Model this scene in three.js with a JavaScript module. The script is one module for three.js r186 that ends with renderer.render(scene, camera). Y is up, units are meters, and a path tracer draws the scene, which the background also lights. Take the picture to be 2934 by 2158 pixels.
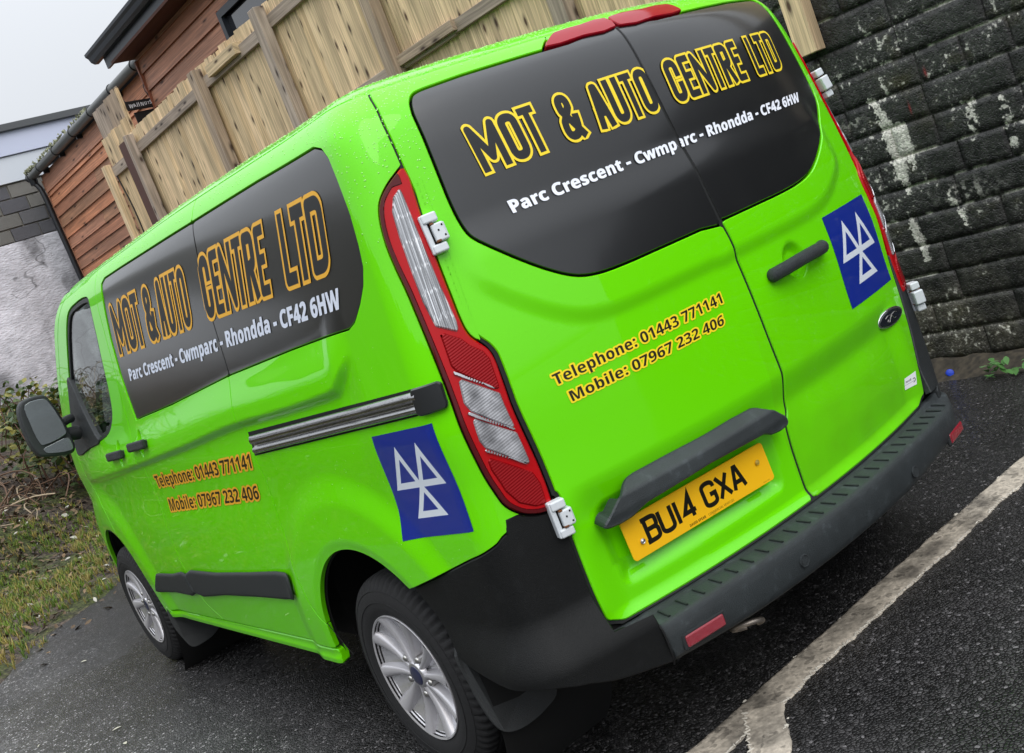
import * as THREE from 'three';
import { mergeGeometries } from 'three/addons/utils/BufferGeometryUtils.js';
import { RoundedBoxGeometry } from 'three/addons/geometries/RoundedBoxGeometry.js';

// ================= camera, sky, sun, exposure =================
const RAD = Math.PI / 180;
const scene = new THREE.Scene();
const camera = new THREE.PerspectiveCamera(38.904, 1024 / 753, 0.05, 400);
camera.position.set(-2.196, 1.522, 2.954);
camera.rotation.set(-7.677 * RAD, -34.303 * RAD, -21.262 * RAD, 'YXZ');
const SUN_DIR = new THREE.Vector3(-0.22, 0.74, 0.64).normalize();
{ // overcast sky: bright, a little brighter round the veiled sun, soft cloud structure, dimmer towards the horizon
  const w = 512, h = 256, d = new Float32Array(w * h * 4);
  const hash = (x, y) => { const s = Math.sin(x * 127.1 + y * 311.7) * 43758.5453; return s - Math.floor(s); };
  const vn = (x, y, px) => { const xi = Math.floor(x), yi = Math.floor(y), fx = x - xi, fy = y - yi, u = fx * fx * (3 - 2 * fx), v = fy * fy * (3 - 2 * fy), m = (i) => ((i % px) + px) % px;
    return (hash(m(xi), yi) * (1 - u) + hash(m(xi + 1), yi) * u) * (1 - v) + (hash(m(xi), yi + 1) * (1 - u) + hash(m(xi + 1), yi + 1) * u) * v; };
  for (let j = 0; j < h; j++) for (let i = 0; i < w; i++) {
    const el = ((j + 0.5) / h - 0.5) * Math.PI, az = ((i + 0.5) / w) * 2 * Math.PI, o = (j * w + i) * 4;
    const dir = [Math.cos(el) * Math.cos(az - Math.PI), Math.sin(el), Math.cos(el) * Math.sin(az - Math.PI)];
    const c = dir[0] * SUN_DIR.x + dir[1] * SUN_DIR.y + dir[2] * SUN_DIR.z;
    let n = 0; for (const [f, a] of [[6, 0.5], [12, 0.28], [24, 0.15]]) n += a * vn(az / (2 * Math.PI) * f, (el + 2) * f * 0.45, f);
    let L = el > 0 ? 0.42 + 1.10 * Math.pow(Math.sin(el), 1.7) + 0.35 * Math.pow(Math.max(0, c), 4) : 0.42;
    L *= 0.86 + 0.30 * n;
    if (el < 0) L *= 0.30 + 0.7 * Math.exp(el * 9);
    d[o] = L * 0.95; d[o + 1] = L * 0.995; d[o + 2] = L * 1.06; d[o + 3] = 1;
  }
  const t = new THREE.DataTexture(d, w, h, THREE.RGBAFormat, THREE.FloatType);
  t.mapping = THREE.EquirectangularReflectionMapping; t.magFilter = t.minFilter = THREE.LinearFilter; t.wrapS = THREE.RepeatWrapping; t.needsUpdate = true;
  scene.background = t; scene.environment = t;
}
const sun = new THREE.DirectionalLight(0xfff4e6, 0.5);
sun.position.copy(SUN_DIR).multiplyScalar(40); sun.target.position.set(0, 0, -2);
sun.castShadow = true; sun.shadow.mapSize.set(4096, 4096); sun.shadow.radius = 70;
Object.assign(sun.shadow.camera, { left: -25, right: 25, top: 25, bottom: -25, near: 1, far: 100 });
scene.add(sun, sun.target);
const renderer = new THREE.WebGLRenderer({ antialias: true });
renderer.toneMapping = THREE.LinearToneMapping;
renderer.toneMappingExposure = 1.58;
renderer.shadowMap.enabled = true; renderer.shadowMap.type = THREE.PCFSoftShadowMap;

// ================= helpers =================
let seed = 20240117;
const rnd = () => { seed = (seed + 0x6d2b79f5) | 0; let t = Math.imul(seed ^ (seed >>> 15), 1 | seed); t = (t + Math.imul(t ^ (t >>> 7), 61 | t)) ^ t; return ((t ^ (t >>> 14)) >>> 0) / 4294967296; };
const rr = (a, b) => a + (b - a) * rnd();
const lerp = (a, b, t) => a + (b - a) * t, clamp = (x, a = 0, b = 1) => Math.min(b, Math.max(a, x));
const sstep = (a, b, x) => { const t = clamp((x - a) / (b - a)); return t * t * (3 - 2 * t); };
const V3 = (x, y, z) => new THREE.Vector3(x, y, z);
const lin = (r, g, b) => new THREE.Color().setRGB(r, g, b);
const taken = {};
const numbered = (n) => { const k = (taken[n] = (taken[n] ?? -1) + 1); return k ? `${n}_${String(k).padStart(3, '0')}` : n; };
function tag(o, label, category, group, kind) { if (label) o.userData.label = label; if (category) o.userData.category = category; if (group) o.userData.group = group; if (kind) o.userData.kind = kind; return o; }
function thing(name, label, category, pos = [0, 0, 0], turn = 0, group) { const o = new THREE.Group(); o.name = numbered(name); o.position.set(...pos); o.rotation.y = turn; scene.add(o); return tag(o, label, category, group); }
function mesh(name, geo, mat, parent = scene, label) {
  const g = Array.isArray(geo) ? merge(geo) : geo, m = new THREE.Mesh(g, mat);
  m.name = parent === scene ? numbered(name) : name; m.castShadow = m.receiveShadow = true; parent.add(m); if (label) m.userData.label = label; return m;
}
function merge(list) {
  const l = list.map((g) => { g = g.index ? g.toNonIndexed() : g; for (const k of Object.keys(g.attributes)) if (!['position', 'normal', 'uv'].includes(k)) g.deleteAttribute(k); if (!g.attributes.uv) g.setAttribute('uv', new THREE.BufferAttribute(new Float32Array(g.attributes.position.count * 2), 2)); return g; });
  return mergeGeometries(l);
}
const box = (w, h, d, x = 0, y = 0, z = 0) => new THREE.BoxGeometry(w, h, d).translate(x, y, z);
const rbox = (w, h, d, r = 0.004, x = 0, y = 0, z = 0, s = 2) => new RoundedBoxGeometry(w, h, d, s, r).translate(x, y, z);
function tube(pts, r, seg = 6, rad = 5) { return new THREE.TubeGeometry(new THREE.CatmullRomCurve3(pts.map((p) => (Array.isArray(p) ? V3(...p) : p))), seg, r, rad); }
function geoFrom(pos, nor, uv, idx) {
  const g = new THREE.BufferGeometry(); g.setAttribute('position', new THREE.Float32BufferAttribute(pos, 3));
  if (uv) g.setAttribute('uv', new THREE.Float32BufferAttribute(uv, 2)); if (idx) g.setIndex(idx);
  if (nor) g.setAttribute('normal', new THREE.Float32BufferAttribute(nor, 3)); else g.computeVertexNormals(); return g;
}
// tileable value noise on a lattice
const lat = new Float32Array(65536); for (let i = 0; i < 65536; i++) lat[i] = rnd();
const ni = (x, y, p, q, s) => lat[((((x % p) + p) % p) * 73 + (((y % q) + q) % q) * 4099 + s * 9973) & 65535];
function noise2(x, y, p = 1e6, q = 1e6, s = 0) { const xi = Math.floor(x), yi = Math.floor(y), fx = x - xi, fy = y - yi, u = fx * fx * (3 - 2 * fx), v = fy * fy * (3 - 2 * fy);
  return lerp(lerp(ni(xi, yi, p, q, s), ni(xi + 1, yi, p, q, s), u), lerp(ni(xi, yi + 1, p, q, s), ni(xi + 1, yi + 1, p, q, s), u), v); }
function fbm(x, y, p, q, oct = 4, s = 0) { let a = 0.5, t = 0, n = 0; for (let o = 0; o < oct; o++) { t += a * noise2(x, y, p, q, s + o); n += a; x *= 2; y *= 2; p *= 2; q *= 2; a *= 0.5; } return t / n; }
function dtex(w, h, fn, srgb = true) {                            // fn(u, v, out) with out rgb 0..1
  const d = new Uint8Array(w * h * 4), o = [0, 0, 0];
  for (let j = 0; j < h; j++) for (let i = 0; i < w; i++) { fn((i + 0.5) / w, (j + 0.5) / h, o); const k = (j * w + i) * 4; for (let c = 0; c < 3; c++) d[k + c] = clamp(o[c]) * 255; d[k + 3] = 255; }
  const t = new THREE.DataTexture(d, w, h); t.wrapS = t.wrapT = THREE.RepeatWrapping; t.magFilter = THREE.LinearFilter; t.minFilter = THREE.LinearMipmapLinearFilter; t.generateMipmaps = true; if (srgb) t.colorSpace = THREE.SRGBColorSpace; t.needsUpdate = true; return t;
}
function ctex(w, h, draw) { const c = document.createElement('canvas'); c.width = w; c.height = h; draw(c.getContext('2d'), w, h); const t = new THREE.CanvasTexture(c); t.colorSpace = THREE.SRGBColorSpace; t.anisotropy = 8; return t; }
const std = (color, roughness = 0.6, extra = {}) => new THREE.MeshStandardMaterial({ color, roughness, ...extra });
const phys = (color, roughness, extra = {}) => new THREE.MeshPhysicalMaterial({ color, roughness, ...extra });
// letters drawn as strokes: paths in a unit box, x to the right, y down
const GLYPH = {
  M: 'M0 1 L0 0 L.5 .78 L1 0 L1 1', O: 'M0 .2 Q0 0 .5 0 Q1 0 1 .2 L1 .8 Q1 1 .5 1 Q0 1 0 .8 Z', T: 'M0 0 L1 0 M.5 0 L.5 1', A: 'M0 1 L.42 0 L.58 0 L1 1 M.16 .68 L.84 .68',
  U: 'M0 0 L0 .8 Q0 1 .5 1 Q1 1 1 .8 L1 0', C: 'M1 .3 L1 .2 Q1 0 .5 0 Q0 0 0 .2 L0 .8 Q0 1 .5 1 Q1 1 1 .8 L1 .68', E: 'M1 0 L0 0 L0 1 L1 1 M0 .48 L.8 .48', N: 'M0 1 L0 0 L1 1 L1 0',
  R: 'M0 1 L0 0 L.6 0 Q1 0 1 .14 L1 .36 Q1 .5 .6 .5 L0 .5 M.5 .5 L1 1', L: 'M0 0 L0 1 L1 1', D: 'M0 0 L.55 0 Q1 0 1 .2 L1 .8 Q1 1 .55 1 L0 1 Z', '&': 'M1 1 L.2 .32 Q.12 0 .45 0 Q.8 0 .72 .26 L.1 .62 Q-.08 1 .4 1 Q.85 1 .95 .58',
  B: 'M-.12 0 L.55 0 Q1 0 1 .14 L1 .34 Q1 .48 .7 .48 L.1 .48 M.7 .48 Q1 .5 1 .66 L1 .84 Q1 1 .55 1 L-.12 1 M.1 0 L.1 1', 1: 'M.5 0 L.5 1', 4: 'M.7 1 L.7 .02 L0 .74 L1 .74', G: 'M1 .26 L1 .2 Q1 0 .5 0 Q0 0 0 .2 L0 .8 Q0 1 .5 1 Q1 1 1 .8 L1 .54 L.55 .54', X: 'M0 0 L1 1 M1 0 L0 1',
};
const glyph = (ch, x, y, w, h) => { let k = 0; return new Path2D(GLYPH[ch].replace(/-?\d*\.?\d+/g, (n) => ((k++ % 2 === 0) ? (x + n * w) : (y + n * h)).toFixed(2))); };

// ---------- shape of the van body: a sheet S(a, v); a runs round the plan outline from the middle of the back (left side a > 0), v runs up the wall and over the roof edge ----------
const spline = (xs, ys) => (x) => {                               // monotone cubic through points
  const n = xs.length; if (x <= xs[0]) return ys[0]; if (x >= xs[n - 1]) return ys[n - 1];
  let i = 0; while (x > xs[i + 1]) i++;
  const d = (k) => (ys[k + 1] - ys[k]) / (xs[k + 1] - xs[k]);
  const m = (k) => { if (k <= 0) return d(0); if (k >= n - 1) return d(n - 2); const p = d(k - 1), q = d(k); return p * q <= 0 ? 0 : 2 * p * q / (p + q); };
  const h = xs[i + 1] - xs[i], t = (x - xs[i]) / h, t2 = t * t, t3 = t2 * t;
  return ys[i] * (2 * t3 - 3 * t2 + 1) + ys[i + 1] * (3 * t2 - 2 * t3) + h * (m(i) * (t3 - 2 * t2 + t) + m(i + 1) * (t3 - t2));
};
const REARZ = 0.925, BOW = 0.165, REARX = 0.875, CORNR = 0.11;
const frontTaper = spline([-5, 2.0, 2.8, 3.2, 3.5, 3.75, 3.9, 3.99], [0, 0, 0.02, 0.055, 0.12, 0.24, 0.38, 0.55]);
const OUTL = (() => {
  const p = [];
  for (let i = 0; i <= 60; i++) { const x = REARX * i / 60; p.push([-x, REARZ - BOW * x * x]); }
  const h0 = Math.atan(2 * BOW * REARX), z0 = REARZ - BOW * REARX * REARX, cx = -REARX + CORNR * Math.sin(h0), cz = z0 - CORNR * Math.cos(h0);
  for (let i = 1; i <= 40; i++) { const h = h0 + (Math.PI / 2 - h0) * i / 40; p.push([cx - CORNR * Math.sin(h), cz + CORNR * Math.cos(h)]); }
  const xe = p[p.length - 1][0], ze = p[p.length - 1][1];
  for (let i = 1; i <= 400; i++) { const z = ze + (-3.96 - ze) * i / 400; p.push([xe + frontTaper(-z), z]); }
  const s = [0]; for (let i = 1; i < p.length; i++) s.push(s[i - 1] + Math.hypot(p[i][0] - p[i - 1][0], p[i][1] - p[i - 1][1]));
  return { p, s, xe, ze };
})();
const XS = -OUTL.xe;                                                // half width
function plan(a) {
  const b = Math.abs(a), { p, s } = OUTL; let lo = 0, hi = s.length - 1;
  if (b >= s[hi]) { lo = hi - 1; } else while (hi - lo > 1) { const m = (lo + hi) >> 1; if (s[m] > b) hi = m; else lo = m; }
  const t = (b - s[lo]) / (s[lo + 1] - s[lo]);
  return [lerp(p[lo][0], p[lo + 1][0], t) * (a < 0 ? -1 : 1), lerp(p[lo][1], p[lo + 1][1], t)];
}
const A_CORNER = OUTL.s[100], A_REAR = OUTL.s[60];
const aZ = (z) => { let lo = 100, hi = OUTL.p.length - 1; while (hi - lo > 1) { const m = (lo + hi) >> 1; if (OUTL.p[m][1] < z) hi = m; else lo = m; } const t = (OUTL.p[lo][1] - z) / (OUTL.p[lo][1] - OUTL.p[lo + 1][1]); return lerp(OUTL.s[lo], OUTL.s[lo + 1], t); };
const aX = (x) => { const b = Math.abs(x); let i = 0; while (i < 99 && -OUTL.p[i + 1][0] < b) i++; const q = OUTL.p; const t = (b + q[i][0]) / (q[i][0] - q[i + 1][0]); return -Math.sign(x) * lerp(OUTL.s[i], OUTL.s[i + 1], t); };
const V_TOP = 2.25;
const profY = spline([0.2, 1.83, 1.90, 1.95, 2.00, 2.10, 2.25], [0.2, 1.83, 1.898, 1.942, 1.978, 2.010, 2.026]);
const sideIn = spline([0.2, 0.30, 0.42, 0.60, 0.80, 0.95, 1.10, 1.16, 1.30, 1.50, 1.70, 1.80, 1.87, 1.95, 2.00, 2.10, 2.25], [0.05, 0.025, 0.010, 0, 0.004, 0.010, 0.003, 0.008, 0.024, 0.048, 0.072, 0.085, 0.098, 0.132, 0.168, 0.255, 0.40]);
const rearIn = spline([0.2, 0.6, 1.0, 1.2, 1.5, 1.7, 1.80, 1.90, 1.95, 2.00, 2.10, 2.25], [0, 0, 0.004, 0.012, 0.040, 0.062, 0.076, 0.098, 0.122, 0.155, 0.24, 0.39]);
function baseS(a, v) {
  const [x0, z0] = plan(a);
  const w = sstep(-0.1, 0.72, z0);
  return [x0 * (1 - sideIn(v) / XS) * (a < 0 ? 1.018 : 1), profY(v) - 0.024 * sstep(1.75, 2.02, v) * sstep(-0.9, 0.6, z0), z0 - rearIn(v) * w];
}
// ---------- relief of the skin, panels cut from the sheet ----------
const polyRound = (pts, n = 6) => {                                 // closed smooth curve through traced points
  const c = new THREE.CatmullRomCurve3(pts.map((p) => V3(p[0], p[1], 0)), true, 'centripetal'); return c.getPoints(pts.length * n).slice(0, -1).map((p) => [p.x, p.y]);
};
function sdPoly(pts) {
  const n = pts.length; let x0 = 1e9, x1 = -1e9, y0 = 1e9, y1 = -1e9; for (const p of pts) { x0 = Math.min(x0, p[0]); x1 = Math.max(x1, p[0]); y0 = Math.min(y0, p[1]); y1 = Math.max(y1, p[1]); }
  return (x, y) => {
    const bx = Math.max(x0 - x, x - x1, 0), by = Math.max(y0 - y, y - y1, 0); if (bx > 0.2 || by > 0.2) return Math.hypot(bx, by);
    let d = 1e9, s = 1;
    for (let i = 0, j = n - 1; i < n; j = i++) {
      const ex = pts[j][0] - pts[i][0], ey = pts[j][1] - pts[i][1], wx = x - pts[i][0], wy = y - pts[i][1], t = clamp((wx * ex + wy * ey) / (ex * ex + ey * ey + 1e-12));
      const dx = wx - ex * t, dy = wy - ey * t; d = Math.min(d, dx * dx + dy * dy);
      const c1 = y >= pts[i][1], c2 = y < pts[j][1], c3 = ex * wy > ey * wx; if ((c1 && c2 && c3) || (!c1 && !c2 && !c3)) s = -s;
    }
    return s * Math.sqrt(d);
  };
}
const shrinkRound = (f, r) => (x, y) => f(x, y);                     // kept simple: traced outlines already carry their corner radii
const maxF = (...f) => (x, y) => { let m = -1e9; for (const g of f) m = Math.max(m, g(x, y)); return m; };
const minF = (...f) => (x, y) => { let m = 1e9; for (const g of f) m = Math.min(m, g(x, y)); return m; };
const notF = (f) => (x, y) => -f(x, y), growF = (f, r) => (x, y) => f(x, y) - r;
const rectF = (a0, a1, v0, v1, r = 0) => (x, y) => { const dx = Math.abs(x - (a0 + a1) / 2) - (a1 - a0) / 2 + r, dy = Math.abs(y - (v0 + v1) / 2) - (v1 - v0) / 2 + r; return Math.hypot(Math.max(dx, 0), Math.max(dy, 0)) + Math.min(Math.max(dx, dy), 0) - r; };
const WHEELBASE = 2.933, HUBY = 0.335;
const zOf = (a) => plan(a)[1];
const archF = (zc, r) => (a, v) => Math.hypot(zOf(a) - zc, v - HUBY) - r;

// traced outlines in (a, v)
const SW = [[3.327, 1.900], [3.337, 1.833], [3.385, 1.672], [3.400, 1.524], [3.390, 1.417], [3.372, 1.318], [2.855, 1.342], [2.190, 1.386], [1.648, 1.406], [1.396, 1.412], [1.245, 1.413], [1.196, 1.428], [1.135, 1.468], [1.088, 1.508], [1.058, 1.550], [1.044, 1.605], [1.034, 1.683], [1.038, 1.775], [1.044, 1.836], [1.064, 1.872], [1.110, 1.892], [1.561, 1.902], [2.166, 1.904], [2.567, 1.908], [3.033, 1.916], [3.280, 1.918]];
const RWL = [[0.712, 1.931], [0.748, 1.922], [0.760, 1.895], [0.757, 1.794], [0.755, 1.692], [0.752, 1.611], [0.744, 1.556], [0.734, 1.526], [0.714, 1.502], [0.628, 1.425], [0.549, 1.366], [0.490, 1.334], [0.431, 1.320], [0.345, 1.315], [0.22, 1.315], [0.05, 1.315], [-0.2, 1.315], [-0.2, 1.931], [0.2, 1.932]];
const RWR = RWL.map(([a, v]) => [-a - (a > 0.3 ? 0.118 * sstep(0.3, 0.7, a) : 0), v]).reverse();
const LAMP = [[0.838, 1.742], [0.868, 1.730], [0.905, 1.706], [0.932, 1.677], [0.945, 1.640], [0.951, 1.580], [0.948, 1.520], [0.941, 1.460], [0.936, 1.390], [0.931, 1.305], [0.926, 1.218], [0.923, 1.115], [0.922, 1.009], [0.919, 0.965], [0.912, 0.930], [0.900, 0.890], [0.872, 0.858], [0.848, 0.843], [0.815, 0.832], [0.784, 0.832], [0.779, 0.868], [0.779, 0.922], [0.781, 1.000], [0.781, 1.095], [0.781, 1.183], [0.782, 1.225], [0.790, 1.256], [0.808, 1.280], [0.824, 1.302], [0.832, 1.331], [0.836, 1.419], [0.838, 1.490], [0.838, 1.600]];
const DOORL = [[0.845, 1.80], [0.842, 1.735], [0.833, 1.619], [0.829, 1.515], [0.826, 1.402], [0.820, 1.318], [0.804, 1.290], [0.784, 1.262], [0.774, 1.232], [0.771, 1.161], [0.770, 1.041], [0.769, 0.957], [0.767, 0.874], [0.766, 0.740], [0.765, 0.624], [0.762, 0.528], [0.755, 0.498], [0.735, 0.486], [0.60, 0.482], [0.30, 0.482]];
const seamX = spline([0.48, 0.62, 0.70, 0.75, 0.80, 0.86, 0.92, 1.25, 1.32, 1.5, 1.65, 1.8, 2.0, 2.1], [-0.012, -0.014, -0.022, -0.046, -0.052, -0.056, -0.054, -0.044, -0.036, -0.03, -0.022, -0.018, -0.018, -0.018]);
const swF = sdPoly(SW), rwlF = sdPoly(polyRound(RWL, 3)), rwrF = sdPoly(polyRound(RWR, 3)), lampF = sdPoly(polyRound(LAMP, 3));
const doorSideL = (a, v) => a - spl_dl(v), spl_dl = spline(DOORL.map((p) => p[1]).reverse().slice(2), DOORL.map((p) => p[0]).reverse().slice(2));
const doorBot = (a) => 0.482 + 0.02 * sstep(0.70, 0.76, Math.abs(a));
const DOOR_TOP = 1.992;
const seamSlide = spline([0.35, 0.432, 0.583, 0.704, 0.842, 1.031, 1.217, 1.386, 1.581, 1.9, 2.0], [2.03, 2.10, 2.192, 2.206, 2.215, 2.195, 2.205, 2.190, 2.195, 2.150, 2.150]);
const seamFront = spline([0.36, 0.394, 0.465, 0.511, 0.615, 0.771, 0.934, 1.30, 1.60, 1.88, 2.0], [3.28, 3.338, 3.459, 3.486, 3.524, 3.537, 3.520, 3.50, 3.455, 3.43, 3.43]);
const shoulder = spline([1.25, 1.30, 1.36, 1.434, 1.506, 1.905, 2.208, 2.885, 3.868, 4.594], [1.366, 1.350, 1.315, 1.272, 1.264, 1.243, 1.232, 1.179, 1.112, 1.067]);
function relief(a, v) {
  const b = Math.abs(a); let d = 0;
  if (b > 0.95) {
    const z = zOf(a), vs = shoulder(b), fade = sstep(1.26, 1.40, b) * (1 - sstep(4.4, 4.7, b));
    d += 0.016 * fade * sstep(vs - 0.030, vs + 0.004, v) * (1 - sstep(vs + 0.03, vs + 0.17, v));
    d -= 0.010 * fade * sstep(vs - 0.34, vs - 0.05, v) * (1 - sstep(vs - 0.030, vs + 0.004, v));
    const r1 = Math.hypot(z, v - HUBY), r2 = Math.hypot(z + WHEELBASE, v - HUBY);
    if (r1 < 0.76) d += 0.018 * (1 - sstep(0.585, 0.70, r1)) * sstep(0.93, 1.02, b) - 0.006 * (1 - sstep(0.445, 0.49, r1));
    if (r2 < 0.76) d += 0.018 * (1 - sstep(0.56, 0.70, r2)) - 0.006 * (1 - sstep(0.445, 0.49, r2));
  } else {
    const e = 1 - sstep(0.66, 0.77, b);
    d -= 0.024 * e * (1 - sstep(0.755, 0.862, v)) * sstep(0.47, 0.52, v);
    if (v > 1.15 && v < 1.6) { const w = a > 0 ? rwlF(a, v) : rwrF(a, v); d += 0.010 * (1 - sstep(0.075, 0.125, w)) * sstep(1.15, 1.22, v) * (1 - sstep(1.45, 1.58, v)) * (1 - sstep(0.72, 0.80, b)); }
    if (a > -0.02) { const q = rectF(0.055, 0.672, 0.545, 0.78, 0.04)(a, v); d -= 0.024 * (1 - sstep(-0.035, 0.012, v < 0.62 ? q + 0.012 : q)); }
    if (a < -0.02 && v < 0.85) { const q = Math.abs(a + 0.40) / 0.36; d += 0.008 * Math.max(0, 1 - q * q) * sstep(0.5, 0.62, v) * (1 - sstep(0.68, 0.78, v)); }
    const dish = Math.hypot((a + 0.285), (v - 1.118)); if (a < 0 && dish < 0.075) d -= 0.018 * (1 - sstep(0.030, 0.062, dish));
  }
  // scoops behind the side door handles
  if (a > 3 && a < 4) for (const [ca, cv] of [[3.37, 1.218], [3.735, 1.19]]) { const r = Math.hypot((a - ca) / 0.55, (v - cv) / 1.0); if (r < 0.075) d -= 0.016 * (1 - sstep(0.035, 0.06, r)); }
  return d;
}
function baseN(a, v) {
  const e = 2e-3, p = baseS(a - e, v), q = baseS(a + e, v), r = baseS(a, Math.max(0.2, v - e)), s = baseS(a, Math.min(V_TOP, v + e));
  const ux = q[0] - p[0], uy = q[1] - p[1], uz = q[2] - p[2], wx = s[0] - r[0], wy = s[1] - r[1], wz = s[2] - r[2];
  let x = wy * uz - wz * uy, y = wz * ux - wx * uz, z = wx * uy - wy * ux; const l = Math.hypot(x, y, z) || 1; return [x / l, y / l, z / l];
}
function skin(a, v, off = 0, flat = false) { const p = baseS(a, v), n = baseN(a, v), d = (flat ? 0 : relief(a, v)) + off; return [p[0] + n[0] * d, p[1] + n[1] * d, p[2] + n[2] * d]; }
function skinN(a, v, flat = false, off = null) {
  const e = 3e-3, f = (x, y) => skin(x, y, off ? off(x, y) : 0, flat), p = f(a - e, v), q = f(a + e, v), r = f(a, Math.max(0.2, v - e)), s = f(a, Math.min(V_TOP, v + e));
  const ux = q[0] - p[0], uy = q[1] - p[1], uz = q[2] - p[2], wx = s[0] - r[0], wy = s[1] - r[1], wz = s[2] - r[2];
  let x = wy * uz - wz * uy, y = wz * ux - wx * uz, z = wx * uy - wy * ux; const l = Math.hypot(x, y, z) || 1; return [x / l, y / l, z / l];
}
// a panel: the part of the sheet where sdf < 0, with a small bevel and a turned-in edge
function panel(sdf, [a0, a1, v0, v1], { step = 0.01, off = () => 0, flat = false, gap = 0.0035, bevel = 0.0035, lip = 0.016, round = null } = {}) {
  const na = Math.max(2, Math.round((a1 - a0) / step)), nv = Math.max(2, Math.round((v1 - v0) / step)), W = na + 1;
  const f = new Float32Array(W * (nv + 1)), pos = [], nor = [], uv = [], idx = [], id = new Int32Array(W * (nv + 1)).fill(-1), edge = new Map();
  const A = (i) => a0 + (a1 - a0) * i / na, V = (j) => v0 + (v1 - v0) * j / nv, in_ = gap + bevel;
  for (let j = 0; j <= nv; j++) for (let i = 0; i <= na; i++) { const e = (i === 0 || j === 0 || i === na || j === nv) ? 1e-4 : -1e9; f[j * W + i] = Math.max(e, sdf(A(i), V(j)) + in_); }
  const add = (a, v) => { const o = off(a, v), p = skin(a, v, o, flat), n = skinN(a, v, flat, off); pos.push(...p); nor.push(...n); uv.push(a, v); return pos.length / 3 - 1; };
  const vert = (k) => (id[k] < 0 ? (id[k] = add(A(k % W), V(Math.floor(k / W)))) : id[k]);
  const cut = (k, l) => { const key = k < l ? k * 4194304 + l : l * 4194304 + k; if (edge.has(key)) return edge.get(key); const t = f[k] / (f[k] - f[l]); const i = add(lerp(A(k % W), A(l % W), t), lerp(V(Math.floor(k / W)), V(Math.floor(l / W)), t)); edge.set(key, i); return i; };
  const rim = [];
  const tri = (k) => {
    const s = k.map((q) => f[q] < 0), c = s.filter(Boolean).length; if (!c) return; if (c === 3) { idx.push(...k.map(vert)); return; }
    const r = c === 1 ? s.indexOf(true) : s.indexOf(false), a = k[r], b = k[(r + 1) % 3], d = k[(r + 2) % 3];
    const p = cut(a, b), q = cut(a, d);
    if (c === 1) { idx.push(vert(a), p, q); rim.push([p, q]); } else { const B = vert(b), D = vert(d); idx.push(p, B, D, p, D, q); rim.push([q, p]); }
  };
  for (let j = 0; j < nv; j++) for (let i = 0; i < na; i++) { const k = j * W + i; if (f[k] > 0.02 && f[k + 1] > 0.02 && f[k + W] > 0.02 && f[k + W + 1] > 0.02 && Math.min(f[k], f[k + W + 1]) > step * 2) continue; if ((i + j) & 1) { tri([k, k + W, k + 1]); tri([k + 1, k + W, k + W + 1]); } else { tri([k, k + W, k + W + 1]); tri([k, k + W + 1, k + 1]); } }
  if (lip > 0) {
    const ring = new Map(), e = 2e-3;
    const low = (i) => {
      if (ring.has(i)) return ring.get(i);
      const a = uv[2 * i], v = uv[2 * i + 1]; let gx = sdf(a + e, v) - sdf(a - e, v), gy = sdf(a, v + e) - sdf(a, v - e); const l = Math.hypot(gx, gy) || 1; gx /= l; gy /= l;
      const n = [nor[3 * i], nor[3 * i + 1], nor[3 * i + 2]], o = off(a, v), p0 = skin(a, v, o, flat), q = skin(a + gx * bevel, v + gy * bevel, off(a + gx * bevel, v + gy * bevel), flat), out = [q[0] - p0[0], q[1] - p0[1], q[2] - p0[2]], ol = Math.hypot(...out) || 1;
      const bn = n.map((x, c) => x * 0.6 + out[c] / ol * 0.8), res = [];
      const b1 = q.map((x, c) => x - n[c] * bevel), b2 = b1.map((x, c) => x - n[c] * lip);
      for (const [p, m] of [[p0, bn], [b1, bn], [b1, out.map((x) => x / ol)], [b2, out.map((x) => x / ol)]]) { pos.push(...p); nor.push(...m); uv.push(a, v); res.push(pos.length / 3 - 1); }
      ring.set(i, res); return res;
    };
    for (const [p, q] of rim) { const P = low(p), Q = low(q); idx.push(P[0], P[1], Q[0], Q[0], P[1], Q[1], P[2], P[3], Q[2], Q[2], P[3], Q[3]); }
  }
  return geoFrom(pos, nor, uv, idx);
}
// a flat print that follows the skin; corners (top left, top right, bottom right, bottom left) in (a, v)
function patch(q, na, nv, off, flat = false, [u0, u1] = [0, 1]) {
  const pos = [], nor = [], uv = [], idx = [];
  for (let j = 0; j <= nv; j++) for (let i = 0; i <= na; i++) {
    const s = i / na, t = j / nv, m = (c) => lerp(lerp(q[0][c], q[1][c], s), lerp(q[3][c], q[2][c], s), t), a = m(0), v = m(1);
    pos.push(...skin(a, v, off, flat)); nor.push(...skinN(a, v, flat)); uv.push(lerp(u0, u1, s), 1 - t);
    if (i < na && j < nv) { const k = j * (na + 1) + i; idx.push(k, k + na + 1, k + 1, k + 1, k + na + 1, k + na + 2); }
  }
  return geoFrom(pos, nor, uv, idx);
}
// local frame on the skin: x to the right as seen from outside, y up the skin, z out
function frame(a, v, off = 0, flat = false) {
  const p = skin(a, v, off, flat), n = skinN(a, v, flat), u = skin(a - 0.01, v, off, flat), X = V3(u[0] - p[0], u[1] - p[1], u[2] - p[2]), Z = V3(...n); X.addScaledVector(Z, -X.dot(Z)).normalize(); const Y = Z.clone().cross(X);
  return new THREE.Matrix4().makeBasis(X, Y, Z).setPosition(...p);
}
// ================= the place =================
// the back wall, fence and sheds run along one line: off = distance from the camera foot across it, s = along it (towards the viewer)
const LINE = 3 * RAD, C0 = [-2.196, 2.954];
const wp = (off, s, y = 0) => [C0[0] + off * Math.cos(LINE) + s * Math.sin(LINE), y, C0[1] - off * Math.sin(LINE) + s * Math.cos(LINE)];
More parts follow.
